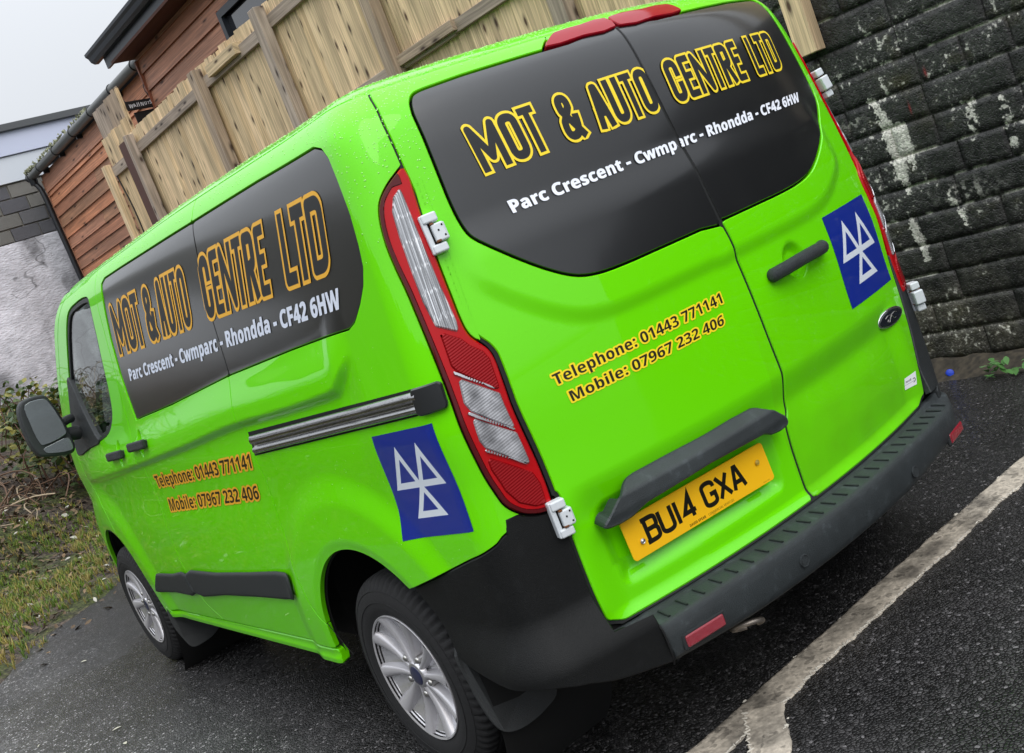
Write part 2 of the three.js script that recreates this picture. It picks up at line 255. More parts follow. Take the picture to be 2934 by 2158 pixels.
// ---- ground ----
function worley(f, p, s) { return (x, y) => { x *= f; y *= f; const xi = Math.floor(x), yi = Math.floor(y); let d1 = 9, d2 = 9, id = 0; for (let j = -1; j <= 1; j++) for (let i = -1; i <= 1; i++) { const a = xi + i + ni(xi + i, yi + j, p, p, s), b = yi + j + ni(xi + i, yi + j, p, p, s + 7), d = Math.hypot(x - a, y - b); if (d < d1) { d2 = d1; d1 = d; id = ni(xi + i, yi + j, p, p, s + 13); } else if (d < d2) d2 = d; } return [d1, d2, id]; }; }
const stoneN = 190, stones = worley(stoneN, stoneN, 3);
const hA = new Float32Array(1536 * 1536);
const asphaltMap = dtex(1536, 1536, (u, v, o) => {
  const [d1, d2, id] = stones(u, v), e = sstep(0.02, 0.22, d2 - d1), big = fbm(u * 9, v * 9, 9, 9, 4, 5), h = e * (0.60 + 0.40 * id);
  hA[Math.min(1535, Math.floor(v * 1536)) * 1536 + Math.min(1535, Math.floor(u * 1536))] = h;
  const k = 0.10 + 0.20 * e * id * id + 0.09 * (big - 0.5) + (id > 0.96 ? 0.12 * e : 0); o[0] = k * 1.02; o[1] = k; o[2] = k * 1.0;
});
const asphaltH = dtex(1536, 1536, (u, v, o) => { o[0] = o[1] = o[2] = hA[Math.floor(v * 1536) * 1536 + Math.floor(u * 1536)] * 0.85 + 0.1 * noise2(u * 400, v * 400, 400, 400, 9); }, false);
const wetMap = dtex(512, 512, (u, v, o) => { const a = fbm(u * 7, v * 7, 7, 7, 5, 21), b = fbm(u * 40, v * 40, 40, 40, 3, 25); const k = 0.28 + 0.30 * sstep(0.40, 0.62, a) + 0.20 * (b - 0.5); o[0] = o[1] = o[2] = k; }, false);
asphaltMap.repeat.set(1 / 2.1, 1 / 2.1); asphaltH.repeat.set(1 / 2.1, 1 / 2.1); wetMap.repeat.set(1 / 7.3, 1 / 7.3);
{ // wet sky sheen towards the lane painted into the tarmac colour, over patchy tone
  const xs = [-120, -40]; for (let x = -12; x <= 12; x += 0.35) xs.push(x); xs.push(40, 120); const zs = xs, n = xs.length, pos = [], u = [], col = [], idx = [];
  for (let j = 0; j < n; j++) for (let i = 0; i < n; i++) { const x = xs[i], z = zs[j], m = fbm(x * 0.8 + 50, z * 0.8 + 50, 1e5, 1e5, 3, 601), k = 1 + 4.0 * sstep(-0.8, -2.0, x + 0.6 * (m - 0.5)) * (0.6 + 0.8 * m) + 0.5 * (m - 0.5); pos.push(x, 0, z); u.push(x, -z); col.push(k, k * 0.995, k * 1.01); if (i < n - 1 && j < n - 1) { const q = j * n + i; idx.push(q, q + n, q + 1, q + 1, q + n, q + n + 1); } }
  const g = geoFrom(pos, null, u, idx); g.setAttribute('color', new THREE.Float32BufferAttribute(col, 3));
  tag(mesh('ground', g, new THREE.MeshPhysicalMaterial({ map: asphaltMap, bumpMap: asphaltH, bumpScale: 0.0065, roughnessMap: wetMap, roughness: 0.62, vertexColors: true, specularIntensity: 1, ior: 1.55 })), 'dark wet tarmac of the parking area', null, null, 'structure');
}
// ---- painted lines: thermoplastic, chipped at the edges ----
const lineTex = dtex(1024, 512, (u, v, o) => { const n = fbm(u * 50, v * 25, 50, 25, 5, 71), m = fbm(u * 10, v * 5, 10, 5, 4, 77), c = fbm(u * 150, v * 75, 150, 75, 2, 79); const k = 0.72 + 0.34 * (n - 0.5) - 0.24 * sstep(0.45, 0.75, m) + 0.16 * (c - 0.5) - 0.22 * sstep(0.64, 0.74, n); o[0] = k * 1.04; o[1] = k * 0.985; o[2] = k * 0.90; });
const lineH = dtex(512, 256, (u, v, o) => { o[0] = o[1] = o[2] = fbm(u * 70, v * 35, 70, 35, 4, 91); }, false);
lineTex.repeat.set(1 / 1.3, 1 / 0.65); lineH.repeat.set(1 / 1.3, 1 / 0.65);
const lineMat = new THREE.MeshStandardMaterial({ map: lineTex, bumpMap: lineH, bumpScale: 0.004, roughness: 0.62 }), lineEdge = std(lin(0.62, 0.58, 0.50), 0.6);
function stripe(x0, z0, x1, z1, w, y, h, lab) {
  const L = Math.hypot(x1 - x0, z1 - z0), n = Math.round(L / 0.014), dx = (x1 - x0) / L, dz = (z1 - z0) / L, nx = -dz, nz = dx, pos = [], uv = [], idx = [];
  for (let i = 0; i <= n; i++) {
    const t = i / n * L, e0 = -w / 2 + 0.012 * (fbm(t * 9, 1.5, 1e5, 9, 3, 5) - 0.5) * 2 + 0.007 * (rnd() - 0.5), e1 = w / 2 + 0.009 * (fbm(t * 7, 4.5, 1e5, 9, 3, 8) - 0.5) * 2 + 0.003 * (rnd() - 0.5);
    const row = [[e0, 0], [e0 + 0.002, h], [e0 + 0.02, h + 0.0006], [0, h + 0.0012], [e1 - 0.010, h + 0.0012], [e1 - 0.002, h + 0.0005], [e1, 0]];
    row.forEach(([e, k], j) => { pos.push(x0 + dx * t + nx * e, y + k + (j > 0 && j < 6 ? 0.0014 * (noise2(t * 60 + j * 9, j * 3.3) - 0.5) : 0), z0 + dz * t + nz * e); uv.push(t, e); if (i < n && j < 6) { const q = i * 7 + j; idx.push(q, q + 1, q + 7, q + 1, q + 8, q + 7); } });
  }
  const o = mesh('parking_line', geoFrom(pos, null, uv, idx), lineMat); tag(o, lab, null, null, 'structure');
  const rim = []; for (let i = 0; i < n; i++) { const t = (i + 0.5) / n * L; if (fbm(t * 6, 2.5, 1e5, 9, 3, 44) < 0.40) continue; const e = -w / 2 + 0.004 + 0.012 * (fbm(t * 9, 1.5, 1e5, 9, 3, 5) - 0.5) * 2; rim.push(new THREE.IcosahedronGeometry(rr(0.003, 0.0065), 0).scale(2.2, 0.40, 0.7).rotateY(rr(0, 3)).translate(x0 + dx * t + nx * e, y + h, z0 + dz * t + nz * e)); }
  for (let i = 0; i < 26; i++) { const t = rr(0, L), e = w / 2 + rr(-0.010, 0.008); rim.push(new THREE.IcosahedronGeometry(rr(0.003, 0.008), 0).scale(1.4, 0.6, 1).translate(x0 + dx * t + nx * e, y + 0.003, z0 + dz * t + nz * e)); }
  const r = mesh('paint_chips', rim, lineEdge, o); r.userData.kind = 'stuff';
}
stripe(2.55, 0.748, -1.15, 0.790, 0.118, 0.000, 0.0042, 'worn cream bay line running behind the van');
stripe(-1.25, 1.60, -0.335, 0.805, 0.112, 0.001, 0.0050, 'worn cream slanting line that joins the bay line');
// ---- block wall ----
const WALL_S0 = -5.4, WALL_S1 = 1.0, WALL_H = 2.28;
const blob = (x, y, cx, cy, rx, ry) => Math.exp(-(((x - cx) / rx) ** 2 + ((y - cy) / ry) ** 2));
const segD = (x, y, P) => { let b = 9; for (let i = 0; i < P.length - 1; i++) { const [ax, ay, aw] = P[i], [bx, by, bw] = P[i + 1], ex = bx - ax, ey = by - ay, t = clamp(((x - ax) * ex + (y - ay) * ey) / (ex * ex + ey * ey)); b = Math.min(b, Math.hypot(x - ax - ex * t, (y - ay - ey * t)) / lerp(aw, bw, t)); } return b; };
const STREAKS = [[[-2.955, 1.440, 0.012], [-2.930, 1.40, 0.018], [-2.912, 1.29, 0.030], [-2.903, 1.17, 0.036], [-2.905, 1.07, 0.030], [-2.908, 1.00, 0.016], [-2.900, 0.935, 0.006]], [[-2.846, 1.268, 0.024], [-2.835, 1.16, 0.026], [-2.838, 1.11, 0.017], [-2.836, 1.055, 0.007]], [[-2.862, 1.53, 0.004], [-2.858, 1.44, 0.010]], [[-2.945, 0.800, 0.016], [-2.925, 0.70, 0.020], [-2.920, 0.585, 0.010]], [[-2.70, 0.905, 0.022], [-2.665, 0.76, 0.012], [-2.66, 0.70, 0.006]], [[-2.49, 1.26, 0.024], [-2.485, 1.18, 0.022], [-2.51, 1.11, 0.014]], [[-2.330, 1.27, 0.012], [-2.325, 1.15, 0.020], [-2.330, 1.02, 0.014]], [[-1.7, 1.3, 0.02], [-1.68, 0.9, 0.01]], [[-3.6, 1.1, 0.02], [-3.58, 0.8, 0.012]]];
const WW = WALL_S1 - WALL_S0;
const wallTex = dtex(2048, 1024, (u, v, o) => {
  const s = WALL_S0 + u * WW, y = v * 2.4; const n = fbm(u * 300, v * 110, 300, 110, 4, 101), m = fbm(u * 40, v * 15, 40, 15, 4, 107), g = fbm(u * 90, v * 34, 90, 34, 3, 113), sp = noise2(u * 900, v * 330, 900, 330, 117);
  let k = 0.165 + 0.24 * (n - 0.5) + 0.14 * (m - 0.5) + 0.20 * sstep(0.70, 0.85, sp) * sstep(0.42, 0.6, m); let r = k * 1.0, gg = k * 0.99, b = k * 0.96;
  const low = sstep(0.9, 0.25, y); r += low * 0.13 * m; gg += low * 0.115 * m; b += low * 0.075 * m;                       // paler and browner near the ground
  const moss = sstep(0.55, 0.75, g) * sstep(0.45, 0.6, m) * 0.5 + blob(s, y, -2.78, 1.48, 0.10, 0.04) * 0.7 + blob(s, y, -2.72, 1.26, 0.07, 0.06) * 0.6; r = lerp(r, 0.20, moss * 0.7); gg = lerp(gg, 0.185, moss * 0.7); b = lerp(b, 0.10, moss * 0.7);
  let lime = 0; const wx = s + 0.045 * (n - 0.5) + 0.02 * (sp - 0.5), wy = y + 0.03 * (g - 0.5); STREAKS.forEach((P, i) => { const d = segD(wx, wy, P) / 1.35; lime = Math.max(lime, (i < 2 ? 1 : i < 4 ? 0.85 : sstep(0.40, 0.60, n)) * sstep(1.1, 0.75, d)); });
  const band = Math.abs(((y - 0.05) / 0.1535) % 1 - 0.0); const edge = Math.min(band, 1 - band); lime = Math.max(lime, 0.8 * sstep(0.08, 0.02, edge) * sstep(0.55, 0.70, fbm(u * 60, v * 9, 60, 9, 3, 131)), 0.75 * sstep(0.66, 0.74, n) * sstep(0.5, 0.62, m), 0.7 * blob(s, y, -2.62, 0.86, 0.13, 0.06) * sstep(0.45, 0.6, n), 0.7 * blob(s, y, -3.08, 1.37, 0.06, 0.03) * sstep(0.5, 0.6, n));
  const lc = 0.80 + 0.3 * (sp - 0.5) + 0.2 * (n - 0.5); r = lerp(r, lc, lime); gg = lerp(gg, lc * 0.985, lime); b = lerp(b, lc * 0.94, lime);
  const red = Math.max(blob(s, y, -2.638, 1.475, 0.008, 0.022), blob(s, y, -2.765, 1.338, 0.006, 0.028)); r = lerp(r, 0.55, red * 0.9); gg = lerp(gg, 0.16, red * 0.9); b = lerp(b, 0.17, red * 0.9);
  o[0] = r; o[1] = gg; o[2] = b;
});
const wallBump = dtex(1024, 1024, (u, v, o) => { const n = fbm(u * 120, v * 120, 120, 120, 3, 141), p = noise2(u * 210, v * 210, 210, 210, 147), q = noise2(u * 95 + 0.4, v * 95, 95, 95, 149); o[0] = o[1] = o[2] = clamp(0.62 + 0.35 * (n - 0.5) - 0.40 * sstep(0.66, 0.80, p) - 0.5 * sstep(0.78, 0.88, q)); }, false); wallBump.repeat.set(WW * 0.9, 2.4 * 0.9);
const wallMat = new THREE.MeshStandardMaterial({ map: wallTex, bumpMap: wallBump, bumpScale: 0.0055, roughness: 0.55 });
{
  const w = thing('block_wall', 'blackened concrete block wall with white lime streaks behind the van', 'wall', wp(4.97, 0), LINE);
  const inner = (g) => { const p = g.attributes.position, u = []; for (let i = 0; i < p.count; i++) u.push((p.getZ(i) - WALL_S0) / WW, p.getY(i) / 2.4); g.setAttribute('uv', new THREE.Float32BufferAttribute(u, 2)); return g; };
  mesh('mortar', inner(box(0.2, WALL_H - 0.02, 19, 0.1075, WALL_H / 2 - 0.01, -3.4)), new THREE.MeshStandardMaterial({ map: wallTex, color: lin(0.85, 0.85, 0.83), bumpMap: wallBump, bumpScale: 0.006, roughness: 0.85 }), w);
  const joints = [null, -2.75, -2.55, -2.80, -2.62, -2.474, -2.69, -2.589, -2.695, -2.905, -2.467, -2.72, -2.52, -2.75, -2.55];
  for (let r = 0; r < 15; r++) {
    const y0 = r === 0 ? 0 : 0.05 + 0.1535 * (r - 1), y1 = Math.min(WALL_H, 0.05 + 0.1535 * r), base = (joints[r] ?? -2.6); let s = base - 0.43 * Math.ceil((base - WALL_S0) / 0.43);
    while (s < WALL_S1) {
      const e = s + 0.43 + (rnd() < 0.12 ? -0.2 : 0), nx = 9, ny = 5, pos = [], idx = [], proud = rr(-0.003, 0.003), h0 = y0 + rr(0.003, 0.0055), h1 = y1 - rr(0.005, 0.009), s0 = s + rr(0.004, 0.007), s1 = e - rr(0.004, 0.007), ph = rnd() * 50;
      for (let j = -1; j <= ny + 1; j++) for (let i = -1; i <= nx + 1; i++) {
        const rim = i < 0 || j < 0 || i > nx || j > ny, ii = clamp(i, 0, nx), jj = clamp(j, 0, ny), corner = ii === 0 || ii === nx || jj === 0 || jj === ny;
        const jx = corner ? 0.0028 * (noise2(ph + ii * 1.9, jj * 1.7 + 3) - 0.5) : 0, jy = corner ? 0.0028 * (noise2(ph + ii * 2.1 + 40, jj * 1.3) - 0.5) : 0;
        pos.push(rim ? 0.03 : proud * -1 + (corner ? 0.002 : 0) + 0.0028 * (noise2(ph + ii * 0.8, jj * 0.9) - 0.5), lerp(h0, h1, jj / ny) + jy, lerp(s0, s1, ii / nx) + jx);
        if (i <= nx && j <= ny) { const q = (j + 1) * (nx + 3) + i + 1; idx.push(q, q + 1, q + nx + 3, q + 1, q + nx + 4, q + nx + 3); }
      }
      mesh('block', inner(geoFrom(pos, null, null, idx)), wallMat, w); s = e;
    }
  }
  const cop = mesh('coping', inner(box(0.26, 0.05, 19, 0.10, WALL_H + 0.02, -3.4)), wallMat, w);
  // soil and moss gathered at the foot
  const n = 120, pos = [], idx = [], uv = []; for (let i = 0; i <= n; i++) { const s = lerp(-6, 1, i / n), q = fbm(s * 6, 0.5, 1e5, 9, 4, 151); [[0.02, 0.055 * (0.5 + q)], [-0.03, 0.045 * (0.4 + q)], [-0.10 - 0.05 * q, 0.018], [-0.17 - 0.09 * q, -0.004]].forEach(([x, y], k) => { pos.push(x, y + 0.012 * (rnd() - 0.5) * (k < 3 ? 1 : 0), s); uv.push(s * 0.55, k * 0.13); if (i < n && k < 3) { const j = i * 4 + k; idx.push(j, j + 4, j + 1, j + 1, j + 4, j + 5); } }); }
  const soilT = dtex(512, 128, (u, v, o) => { const n = fbm(u * 90, v * 22, 90, 22, 4, 161); const k = 0.10 + 0.22 * n; o[0] = k * 1.12; o[1] = k; o[2] = k * 0.82; });
  tag(mesh('soil_strip', geoFrom(pos, null, uv, idx).applyMatrix4(new THREE.Matrix4().makeRotationY(LINE).setPosition(...wp(4.97, 0))), std(0xffffff, 0.85, { map: soilT, side: THREE.DoubleSide })), 'brown soil and moss along the foot of the block wall', null, null, 'structure');
}
// ---- timber ----
const woodTex = (c, seed, knots, gy = 1) => dtex(512, 1024, (u, v, o) => { // grain runs along v
  const w = fbm(u * 6, v * 2, 6, 2, 3, seed) * 2.2, g = fbm((u * 46 + w * 2), v * 3 * gy, 1e6, 3 * gy, 4, seed + 3), f = noise2(u * 170, v * 9, 170, 9, seed + 7), m = fbm(u * 5, v * 5, 5, 5, 3, seed + 11); let k = 0.80 + 0.36 * (g - 0.5) + 0.14 * (f - 0.5) + 0.22 * (m - 0.5), kn = 0;
  const kx = u * 5, ky = v * 9, xi = Math.floor(kx), yi = Math.floor(ky); for (let b = -1; b <= 1; b++) for (let a = -1; a <= 1; a++) if (ni(xi + a, yi + b, 5, 9, seed + 17) < knots) { const d = Math.hypot((kx - xi - a - 0.3 - 0.4 * ni(xi + a, yi + b, 5, 9, seed + 18)) * 1.0, (ky - yi - b - 0.3 - 0.4 * ni(xi + a, yi + b, 5, 9, seed + 19)) * 0.62); kn = Math.max(kn, sstep(0.13, 0.05, d)); k -= 0.22 * sstep(0.26, 0.08, d); }
  k *= 1 - 0.45 * kn; o[0] = c[0] * k; o[1] = c[1] * (k - 0.05 * kn); o[2] = c[2] * (k - 0.07 * kn);
});
const pineT = woodTex([0.99, 0.89, 0.73], 201, 0.22), greyT = woodTex([0.86, 0.80, 0.74], 231, 0.15), cedarT = woodTex([0.88, 0.66, 0.54], 261, 0.14);
const woodMats = (t, tints, rough = 0.7) => tints.map(([r, g, b]) => { const m = std(lin(r, g, b), rough, { map: t, bumpMap: t, bumpScale: 0.0016 }); return m; });
const PINE = woodMats(pineT, [[1.1, 1.06, 1.0], [0.98, 0.94, 0.88], [1.16, 1.1, 1.04], [1.06, 0.98, 0.86], [0.95, 0.92, 0.86]]), GREYW = woodMats(greyT, [[0.82, 0.78, 0.74], [0.68, 0.64, 0.60], [0.76, 0.68, 0.58]]), CEDAR = woodMats(cedarT, [[0.95, 0.86, 0.82], [0.72, 0.66, 0.62], [1.1, 0.88, 0.70], [0.70, 0.68, 0.60], [0.82, 0.68, 0.60]], 0.65);
const boardUV = (g, alongY, w = 0.5, l = 1.6) => { const p = g.attributes.position, n = g.attributes.normal, o = [rnd(), rnd()], u = []; for (let i = 0; i < p.count; i++) { const a = alongY ? p.getZ(i) + p.getX(i) * 0.7 : p.getY(i) + p.getX(i) * 0.7, b = alongY ? p.getY(i) : p.getZ(i); u.push(o[0] + a / w, o[1] + b / l); } g.setAttribute('uv', new THREE.Float32BufferAttribute(u, 2)); return g; };
const pick = (l) => l[Math.floor(rnd() * l.length)];
const featherBoard = (x, z0, w, y0, y1, slant = 0) => { // thick edge at the far end, thin edge lapped by the next
  const g = new THREE.BufferGeometry(), t0 = 0.028, t1 = 0.006, d = slant; const P = [[x, y0, z0], [x - t0, y0, z0], [x - t1, y0, z0 + w], [x, y0, z0 + w]], Q = P.map(([a, , c]) => [a, y1 + (c - z0) * d, c]);
  const F = [[0, 1, 2, 3].map((i) => P[i]), [3, 2, 1, 0].map((i) => Q[i]), [P[1], Q[1], Q[2], P[2]], [P[0], Q[0], Q[1], P[1]], [P[2], Q[2], Q[3], P[3]], [P[3], Q[3], Q[0], P[0]]], pos = []; for (const [a, b, c, e] of F) pos.push(...a, ...b, ...c, ...a, ...c, ...e);
  g.setAttribute('position', new THREE.Float32BufferAttribute(pos, 3)); g.computeVertexNormals(); return boardUV(g, true);
};
{ // ---- fence on the wall ----
  const f = thing('timber_fence', 'tall pale timber fence of upright boards with rails on top of the block wall', 'fence', wp(4.97, 0), LINE);
  const X = 0.05; let s = -12.20;
  while (s < -1.9) { const w = rr(0.105, 0.128), tall = s < -11.42; mesh('plank', featherBoard(X, s, w + 0.012, 2.26, (tall ? 4.09 : 3.935) + rr(-0.012, 0.014) + 0.010 * (s + 11) * (tall ? 0 : 0.4)), pick(PINE), f); s += w; }
  s = -12.20; for (let i = 0; i < 6; i++) { const w = 0.138; mesh('plank', featherBoard(X + 0.03, s, w + 0.02, 3.9, 4.40 + rr(-0.012, 0.014) + i * 0.006), pick(GREYW), f); s += w; }
  mesh('plank', boardUV(box(0.03, 0.62, 0.05, X + 0.01, 4.10, -11.35), true), PINE[3], f);
  const post = (a, b, y0, y1, m, d = 0.10) => { const g = rbox(d, y1 - y0, b - a, 0.005, X - 0.055 - d / 2, (y0 + y1) / 2, (a + b) / 2); mesh('post', boardUV(g, true), m, f); };
  post(-12.27, -12.17, 2.4, 3.80, PINE[0], 0.08); post(-11.53, -11.33, 1.77, 3.85, std(lin(0.085, 0.032, 0.022), 0.6, { bumpMap: cedarT, bumpScale: 0.002 }), 0.09); post(-11.32, -11.25, 1.77, 3.885, GREYW[0], 0.10);
  const PS = [[-9.40, -9.275, 3.90], [-7.97, -7.85, 3.93], [-6.475, -6.36, 3.93], [-4.705, -4.58, 3.93], [-1.65, -1.53, 3.93]];
  for (const [a, b, y1] of PS) { post(a, b, 1.77, y1, pick(GREYW), 0.10); mesh('dark_strip', box(0.05, y1 - 1.95, 0.022, X - 0.045, (y1 + 1.85) / 2, a - 0.012), std(lin(0.07, 0.018, 0.014), 0.7), f); }  // thin dark red strip along the far edge of each post
  post(-3.205, -3.085, 1.765, 3.93, PINE[2], 0.085);
  const rail = (a, b, y, h, m, d = 0.045, tilt = 0) => mesh('rail', boardUV(rbox(d, h, b - a, 0.004, 0, 0, 0).rotateX(-tilt).translate(X - 0.02 - d / 2, y, (a + b) / 2), false, 0.4, 1.5), m, f);
  rail(-12.15, -11.53, 3.70, 0.115, GREYW[0]); rail(-11.25, -9.4, 3.735, 0.105, GREYW[1], 0.045, 0.012); rail(-9.28, -7.97, 3.765, 0.105, GREYW[0]); rail(-7.85, -6.47, 3.79, 0.105, GREYW[1]); rail(-6.36, -4.7, 3.80, 0.105, GREYW[2]); rail(-4.58, -3.2, 3.80, 0.105, GREYW[1]);
  rail(-9.08, -8.46, 3.80, 0.10, PINE[4], 0.10);
  for (const [a, b, y] of [[-11.25, -9.4, 2.86], [-9.28, -7.97, 2.875], [-7.85, -6.47, 2.885], [-6.36, -5.70, 2.885]]) rail(a, b, y, 0.085, GREYW[Math.floor(rnd() * 3)]);
  rail(-6.36, -5.66, 2.905, 0.075, GREYW[2], 0.085); rail(-5.70, -4.7, 2.895, 0.085, GREYW[1]); rail(-4.58, -3.2, 2.90, 0.085, GREYW[0]);
  mesh('wire', tube([[X - 0.12, 3.62, -11.96], [X - 0.10, 3.2, -11.93], [X - 0.10, 2.7, -11.95], [X - 0.10, 2.3, -11.98]], 0.009, 10, 5), std(lin(0.006, 0.006, 0.006), 0.5), f);
}
// lapped horizontal siding; x is the face towards the viewer
const siding = (x, s0, s1, yb, h) => { const pos = [], A = [[x - 0.038, yb], [x - 0.008, yb + h + 0.02], [x + 0.012, yb + h + 0.02], [x + 0.012, yb]], quad = (a, b, c, d) => pos.push(...a, ...b, ...c, ...a, ...c, ...d), L = A.map(([p, q]) => [p, q, s0]), R = A.map(([p, q]) => [p, q, s1]); for (let i = 0; i < 4; i++) { const j = (i + 1) % 4; quad(L[i], R[i], R[j], L[j]); } quad(L[0], L[1], L[2], L[3]); quad(R[3], R[2], R[1], R[0]); const g = new THREE.BufferGeometry(); g.setAttribute('position', new THREE.Float32BufferAttribute(pos, 3)); g.computeVertexNormals(); return boardUV(g, false, 0.5, 2.2); };
const blackPlastic = std(lin(0.012, 0.014, 0.018), 0.32), greyGutter = std(lin(0.10, 0.105, 0.10), 0.4), navyMetal = std(lin(0.020, 0.026, 0.036), 0.38);
{ // ---- low shed ----
  const h = thing('timber_shed', 'weathered red brown weatherboard shed with gutter and black downpipe left of the fence', 'shed', wp(6.0, 0), LINE), S0 = -17.45, S1 = -9.5;
  mesh('wall_core', box(3.2, 4.5, S1 - S0 - 0.06, 1.62, 2.5, (S0 + S1) / 2), std(lin(0.03, 0.02, 0.016), 0.9), h);
  const ys = [4.60, 4.53]; for (let i = 0; i < 18; i++) ys.push(4.36 - 0.176 * i);
  ys.forEach((y, i) => { let s = S0; while (s < S1) { const e = Math.min(S1, s + (i > 1 && i % 3 === 0 ? rr(1.2, 2.2) : rr(3.0, 5.5))); mesh('weatherboard', siding(0, s, e - 0.006, y, (i ? ys[i - 1] : 4.86) - y), pick(CEDAR), h); s = e; } });
  mesh('end_board', boardUV(box(0.03, 4.4, 0.05, -0.02, 2.6, S0 + 0.02), true), CEDAR[1], h);
  const gut = new THREE.CylinderGeometry(0.062, 0.062, S1 - S0 + 0.25, 16, 1, true, Math.PI, Math.PI).rotateX(Math.PI / 2); mesh('gutter', new THREE.CylinderGeometry(0.066, 0.066, S1 - S0 + 0.22, 18).rotateX(Math.PI / 2).translate(-0.115, 4.93, (S0 + S1) / 2 - 0.1), greyGutter, h);
  for (let s = S0 + 0.45; s < S1; s += 0.9) mesh('gutter_bracket', [new THREE.TorusGeometry(0.070, 0.008, 6, 24).translate(-0.115, 4.93, s), box(0.10, 0.085, 0.035, -0.05, 4.86, s)], blackPlastic, h);
  mesh('gutter_outlet', [new THREE.CylinderGeometry(0.075, 0.06, 0.16, 16).translate(-0.115, 4.87, S0 - 0.10), new THREE.SphereGeometry(0.074, 14, 10).translate(-0.115, 4.93, S0 - 0.20)], blackPlastic, h);
  mesh('downpipe', tube([[-0.115, 4.84, S0 - 0.10], [-0.08, 4.72, S0 - 0.05], [-0.075, 4.0, S0 - 0.02], [-0.075, 2.0, S0 - 0.02], [-0.075, 0.2, S0 - 0.02]], 0.042, 30, 12), blackPlastic, h);
  mesh('roof', box(3.6, 0.08, S1 - S0 + 0.2, 0, 0, 0).rotateZ(0.30).translate(1.62, 5.50, (S0 + S1) / 2), std(lin(0.06, 0.065, 0.06), 0.8), h);
  const mo = []; for (let i = 0; i < 260; i++) mo.push(new THREE.TetrahedronGeometry(rr(0.012, 0.035)).rotateX(rr(0, 6)).rotateZ(rr(0, 6)).translate(-0.12 + rr(-0.05, 0.06), 4.99 + rr(0, 0.05), S0 - 0.2 + Math.pow(rnd(), 1.6) * 3.2)); mesh('moss', mo, std(lin(0.25, 0.26, 0.17), 0.95), h).userData.kind = 'stuff';
}
{ // ---- taller boarded building behind the fence ----
  const h = thing('timber_building', 'taller brown boarded building with deep dark eaves above the fence', 'building', wp(5.7, 0), LINE), S0 = -11.97, S1 = -5.0, W0 = -9.79, W1 = -8.3, WT = 4.53;
  mesh('wall_core', box(2.5, 4.7, S1 - S0 - 0.06, 1.30, 2.5, (S0 + S1) / 2), std(lin(0.03, 0.02, 0.016), 0.9), h);
  for (let i = 0; i < 10; i++) { const y = 4.66 - 0.2 * i, hh = 0.2; if (y + hh > WT + 0.05) mesh('weatherboard', siding(0, S0, S1, y, hh), CEDAR[[4, 0, 1][i % 3]], h); else { mesh('weatherboard', siding(0, S0, W0 - 0.03, y, hh), pick(CEDAR), h); mesh('weatherboard', siding(0, W1 + 0.03, S1, y, hh), pick(CEDAR), h); } }
  mesh('corner_board', boardUV(box(0.05, 4.6, 0.035, -0.030, 2.52, S0 - 0.005), true), std(lin(0.62, 0.40, 0.32), 0.6, { map: cedarT }), h);
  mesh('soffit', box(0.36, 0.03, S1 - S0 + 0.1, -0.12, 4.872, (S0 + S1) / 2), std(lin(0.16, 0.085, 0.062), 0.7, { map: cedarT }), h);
  const bead = box(0.03, 0.05, S1 - S0, -0.02, 4.84, (S0 + S1) / 2); mesh('bead', boardUV(bead, false), CEDAR[1], h);
  mesh('fascia', box(0.03, 0.165, S1 - S0 + 0.35, -0.275, 4.945, (S0 + S1) / 2 - 0.05), navyMetal, h);
  const og = new THREE.Shape(); [[0, 0], [-0.05, 0.002], [-0.085, 0.03], [-0.10, 0.075], [-0.125, 0.10], [-0.128, 0.13], [-0.118, 0.13], [-0.10, 0.11], [0, 0.12]].forEach(([x, y], i) => (i ? og.lineTo(x, y) : og.moveTo(x, y)));
  mesh('gutter', new THREE.ExtrudeGeometry(og, { depth: S1 - S0 + 0.72, bevelEnabled: false }).translate(-0.292, 4.985, S0 - 0.40), navyMetal, h);
  mesh('roof', box(2.9, 0.08, S1 - S0 + 0.5, 0, 0, 0).rotateZ(0.35).translate(1.02, 5.60, (S0 + S1) / 2), std(lin(0.03, 0.034, 0.04), 0.6), h);
  const win = mesh('window', [box(0.06, 1.2, 0.07, -0.035, WT - 0.6, W0 + 0.035), box(0.06, 1.2, 0.07, -0.035, WT - 0.6, W1 - 0.035), box(0.06, 0.07, W1 - W0 - 0.14, -0.035, WT - 0.035, (W0 + W1) / 2), box(0.05, 0.06, W1 - W0 - 0.14, -0.028, WT - 0.32, (W0 + W1) / 2), box(0.05, 0.8, 0.05, -0.028, WT - 0.76, W0 + 0.5)], std(lin(0.022, 0.028, 0.036), 0.4), h);
  mesh('pane', box(0.012, 1.1, W1 - W0 - 0.1, 0.0, WT - 0.6, (W0 + W1) / 2), phys(lin(0.02, 0.024, 0.03), 0.05, { clearcoat: 1 }), win);
  mesh('window_trim', boardUV(box(0.04, 1.2, 0.03, -0.03, WT - 0.58, W0 - 0.018), true), std(lin(0.75, 0.45, 0.35), 0.6, { map: cedarT }), h);
}
